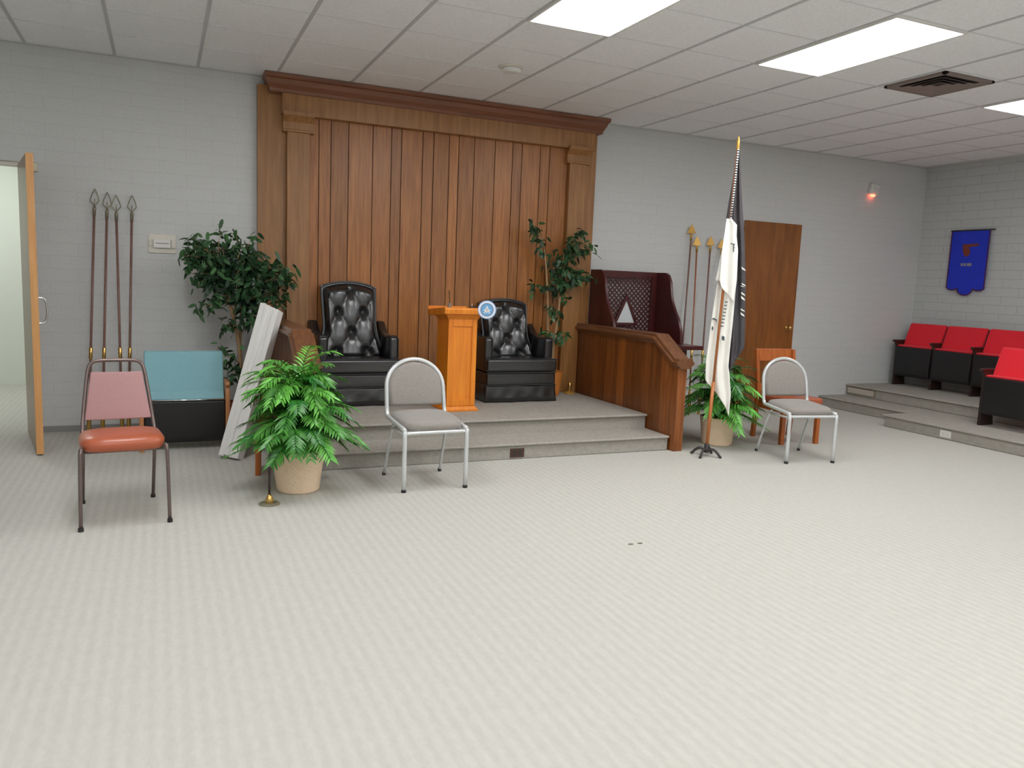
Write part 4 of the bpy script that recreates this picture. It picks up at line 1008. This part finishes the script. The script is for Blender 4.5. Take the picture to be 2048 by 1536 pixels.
def ficus(label, loc, pot_m, trunks, clusters, seed, potr=0.13, poth=0.25, leaf=0.04, ymax=None, dens=7):
    rnd = random.Random(seed)
    t = thing('potted_ficus', label, 'plant', loc)
    bm = bmesh.new(); lathe(bm, [(potr*0.72, 0), (potr*0.74, 0.01), (potr*0.97, poth-0.02), (potr, poth), (potr*0.94, poth), (potr*0.9, poth-0.03), (0.01, poth-0.03)], seg=30); obj('pot', bm, pot_m, t, bevel=0.003)
    bm = bmesh.new(); lathe(bm, [(potr*0.88, poth-0.03), (potr*0.8, poth-0.015), (0.02, poth-0.01)], seg=20); obj('soil', bm, 'soil', t, smooth=True)
    L0 = Vector(loc)
    for tr in trunks:
        pts = smooth_path([Vector(p[:3])-L0 for p in tr], 6)
        ra = [tr[0][3]+(tr[-1][3]-tr[0][3])*k/(len(pts)-1) for k in range(len(pts))]
        bm = bmesh.new(); tube(bm, pts, ra, 8); obj('trunk', bm, 'bark', t, smooth=True)
    bmf = bmesh.new(); bmt = bmesh.new(); tones = []
    for (cx, cy_, cz, rx, ry, rz_, n, anchor, tn0) in clusters:
        c0 = Vector((cx, cy_, cz))-L0; an = Vector(anchor)-L0
        ntw = max(2, n//dens)
        for k in range(ntw):
            # twig from the anchor to somewhere in the cluster
            while True:
                q = Vector((rnd.uniform(-1, 1), rnd.uniform(-1, 1), rnd.uniform(-1, 1)))
                if q.length < 1: break
            e = c0+Vector((q.x*rx, q.y*ry, q.z*rz_))
            if ymax: e.y = min(e.y, ymax-L0.y-0.04)
            mid = an.lerp(e, 0.5)+Vector((0, 0, 0.04))
            pth = [an*(1-f_)**2+mid*2*f_*(1-f_)+e*f_*f_ for f_ in [k2/8 for k2 in range(9)]]
            tube(bmt, pth, [0.004-0.0003*k2 for k2 in range(9)], 4)
            for _ in range(12):
                f_ = rnd.uniform(0.55, 1.0); i_ = min(7, int(f_*8)); p = pth[i_].lerp(pth[i_+1], f_*8-i_)
                p = p+Vector((rnd.gauss(0, 0.035), rnd.gauss(0, 0.025), rnd.gauss(0, 0.035)))
                d = Vector((rnd.uniform(-1, 1), rnd.uniform(-1, 0.6), rnd.uniform(-1.2, 0.5))).normalized()
                sd_ = d.cross(Vector((rnd.uniform(-1, 1), rnd.uniform(-1, 1), rnd.uniform(0.2, 1)))).normalized()
                tn = min(1, max(0, tn0+rnd.uniform(-0.3, 0.3)+(0.4 if rnd.random() < 0.06 else 0)))
                LL = leaf*rnd.uniform(1.4, 2.1)
                if ymax and p.y+L0.y > ymax-0.07: p.y = ymax-0.07-L0.y-rnd.uniform(0, 0.05)
                leaf_quadstrip(bmf, p, d, sd_, LL, leaf*0.42, tones, tn, curl=0.2, n=3)
    if ymax:
        for v in bmf.verts: v.co.y = min(v.co.y, ymax-L0.y)
    o = obj('foliage', bmf, 'ficus', t); set_tone(o, lambda p: tones[min(p.index, len(tones)-1)])
    obj('twigs', bmt, 'bark', t)
    return t
# clusters: centre, radii, leaf count, anchor, tone
Y1 = 6.78
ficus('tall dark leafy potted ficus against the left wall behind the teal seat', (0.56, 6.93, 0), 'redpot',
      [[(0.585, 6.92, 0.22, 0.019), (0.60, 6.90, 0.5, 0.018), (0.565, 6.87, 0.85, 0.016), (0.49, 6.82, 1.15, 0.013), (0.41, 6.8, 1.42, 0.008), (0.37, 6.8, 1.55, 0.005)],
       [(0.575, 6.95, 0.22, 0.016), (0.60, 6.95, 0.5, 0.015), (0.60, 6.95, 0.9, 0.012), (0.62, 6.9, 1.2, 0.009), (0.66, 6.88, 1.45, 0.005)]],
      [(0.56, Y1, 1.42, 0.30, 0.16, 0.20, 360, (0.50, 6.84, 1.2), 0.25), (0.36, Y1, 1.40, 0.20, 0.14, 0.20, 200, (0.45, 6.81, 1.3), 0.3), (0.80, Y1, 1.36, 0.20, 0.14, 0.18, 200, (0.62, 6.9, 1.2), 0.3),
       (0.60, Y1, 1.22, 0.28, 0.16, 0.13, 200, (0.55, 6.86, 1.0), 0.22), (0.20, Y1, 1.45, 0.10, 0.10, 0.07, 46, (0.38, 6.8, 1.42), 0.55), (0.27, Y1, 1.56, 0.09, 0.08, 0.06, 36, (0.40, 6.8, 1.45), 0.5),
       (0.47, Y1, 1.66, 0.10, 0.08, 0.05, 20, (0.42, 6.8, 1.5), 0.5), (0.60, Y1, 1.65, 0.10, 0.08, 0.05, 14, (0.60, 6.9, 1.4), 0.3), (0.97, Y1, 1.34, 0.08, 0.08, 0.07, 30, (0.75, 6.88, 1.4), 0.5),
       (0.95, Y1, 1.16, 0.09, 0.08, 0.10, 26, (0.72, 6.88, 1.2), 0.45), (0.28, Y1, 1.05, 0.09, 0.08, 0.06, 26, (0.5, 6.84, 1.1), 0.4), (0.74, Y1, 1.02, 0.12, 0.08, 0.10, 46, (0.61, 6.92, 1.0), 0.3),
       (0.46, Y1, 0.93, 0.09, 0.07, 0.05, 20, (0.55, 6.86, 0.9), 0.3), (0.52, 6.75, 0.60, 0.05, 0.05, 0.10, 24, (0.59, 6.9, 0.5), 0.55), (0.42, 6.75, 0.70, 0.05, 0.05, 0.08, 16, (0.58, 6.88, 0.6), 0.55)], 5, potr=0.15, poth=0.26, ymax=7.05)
Y2 = 6.95
ficus('slim ficus with pale twin trunks in orange pot behind the right armchair', (3.555, 6.98, 2*SH), 'orangepot',
      [[(3.545, 6.98, 0.47, 0.019), (3.545, 6.98, 0.65, 0.018), (3.50, 6.98, 0.90, 0.014), (3.48, 6.98, 1.25, 0.012), (3.42, 6.98, 1.70, 0.008), (3.38, 6.98, 1.80, 0.004)],
       [(3.55, 6.96, 0.47, 0.018), (3.56, 6.96, 0.70, 0.017), (3.59, 6.96, 1.0, 0.014), (3.62, 6.97, 1.3, 0.011), (3.66, 6.98, 1.6, 0.008), (3.68, 6.98, 1.75, 0.004)]],
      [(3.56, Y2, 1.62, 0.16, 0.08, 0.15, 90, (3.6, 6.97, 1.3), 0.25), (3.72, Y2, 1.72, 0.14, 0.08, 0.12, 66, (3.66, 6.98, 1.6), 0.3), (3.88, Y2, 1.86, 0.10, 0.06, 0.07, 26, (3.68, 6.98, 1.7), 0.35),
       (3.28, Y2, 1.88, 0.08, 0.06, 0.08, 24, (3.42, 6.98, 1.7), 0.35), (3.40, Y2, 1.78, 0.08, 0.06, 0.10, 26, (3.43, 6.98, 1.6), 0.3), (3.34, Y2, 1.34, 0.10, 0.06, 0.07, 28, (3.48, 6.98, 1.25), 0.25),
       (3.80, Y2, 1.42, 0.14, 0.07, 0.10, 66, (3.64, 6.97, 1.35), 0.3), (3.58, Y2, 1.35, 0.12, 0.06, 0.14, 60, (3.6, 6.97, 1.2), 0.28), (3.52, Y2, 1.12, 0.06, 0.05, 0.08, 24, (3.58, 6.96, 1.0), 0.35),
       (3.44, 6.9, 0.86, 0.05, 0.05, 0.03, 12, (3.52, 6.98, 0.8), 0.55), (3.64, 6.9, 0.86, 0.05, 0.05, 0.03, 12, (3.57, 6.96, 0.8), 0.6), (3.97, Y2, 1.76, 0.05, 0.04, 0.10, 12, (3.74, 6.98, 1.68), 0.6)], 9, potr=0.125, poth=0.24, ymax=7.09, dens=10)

# ---------------------------------------------------------------- small brass ornament on the dais, stand foot, floor sockets
bo = thing('brass_ornament', 'small pale brass stand on the dais between orange pot and half wall', 'ornament', (3.80, 7.02, 2*SH))
bm = bmesh.new(); lathe(bm, [(0.06, 0), (0.06, 0.012), (0.02, 0.02)], seg=20); obj('base', bm, 'gold', bo, smooth=False)
bm = bmesh.new(); lathe(bm, [(0.016, 0.015), (0.022, 0.03), (0.018, 0.06), (0.022, 0.085), (0.012, 0.11), (0.004, 0.12)], seg=16); obj('stem', bm, 'brass', bo, smooth=True)
bf = thing('brass_floor_stand', 'thin dark floor stand with round brass foot beside the left palm pot', 'stand', (0.565, 4.70, 0))
bm = bmesh.new(); lathe(bm, [(0.062, 0), (0.062, 0.006), (0.05, 0.012)], seg=28); obj('base', bm, 'oldbrass', bf, smooth=False)
bm = bmesh.new(); lathe(bm, [(0.026, 0.01), (0.024, 0.03), (0.014, 0.05), (0.008, 0.06)], seg=20); obj('dome', bm, 'brass', bf, smooth=True)
bm = bmesh.new(); tube(bm, [(0, 0, 0.05), (0, 0, 0.17), (0.01, 0.06, 0.42)], 0.0075, 10); obj('pole', bm, 'darkwood', bf, smooth=True)
for x, lab in ((2.272, 'tiny brass floor socket in the open carpet, left one of the pair'), (2.330, 'tiny brass floor socket in the open carpet, right one of the pair')):
    bm = bmesh.new(); lathe(bm, [(0.016, 0.0005), (0.016, 0.003), (0.010, 0.004)], (0, 0, 0), 16); o = obj('floor_socket', bm, 'oldbrass'); o.location = (x, 3.424, 0); o.scale = (1, 0.6, 1)
    tag(o, lab, 'floor socket', 'brass floor sockets')

# ---------------------------------------------------------------- white bundle leaning on the left half wall
A_ = Vector((0.440, 5.93, 0.012)); B_ = Vector((0.760, 6.19, 1.10)); d = (B_-A_).normalized()
side = Vector((0.80, -0.60, 0)); side = (side-d*side.dot(d)).normalized(); nrm = d.cross(side)
wb = thing('white_panel_bundle', 'long white ribbed panel bundle leaning on the left half wall', 'panel', tuple(A_))
m3 = Matrix((side, nrm, d)).transposed(); wb.rotation_mode = 'QUATERNION'; wb.rotation_quaternion = m3.to_quaternion()
L = (B_-A_).length
for k, (x0, x1, y0, y1) in enumerate(((-0.092, -0.047, -0.02, 0.05), (-0.047, -0.008, -0.024, 0.05), (-0.008, 0.036, -0.02, 0.05), (0.036, 0.078, -0.032, 0.05))):
    bobj('slat', 'whitepanel', wb, (x0, x1, y0, y1, 0.0 if k != 1 else 0.01, L+0.02-0.012*k), bevel=0.004)
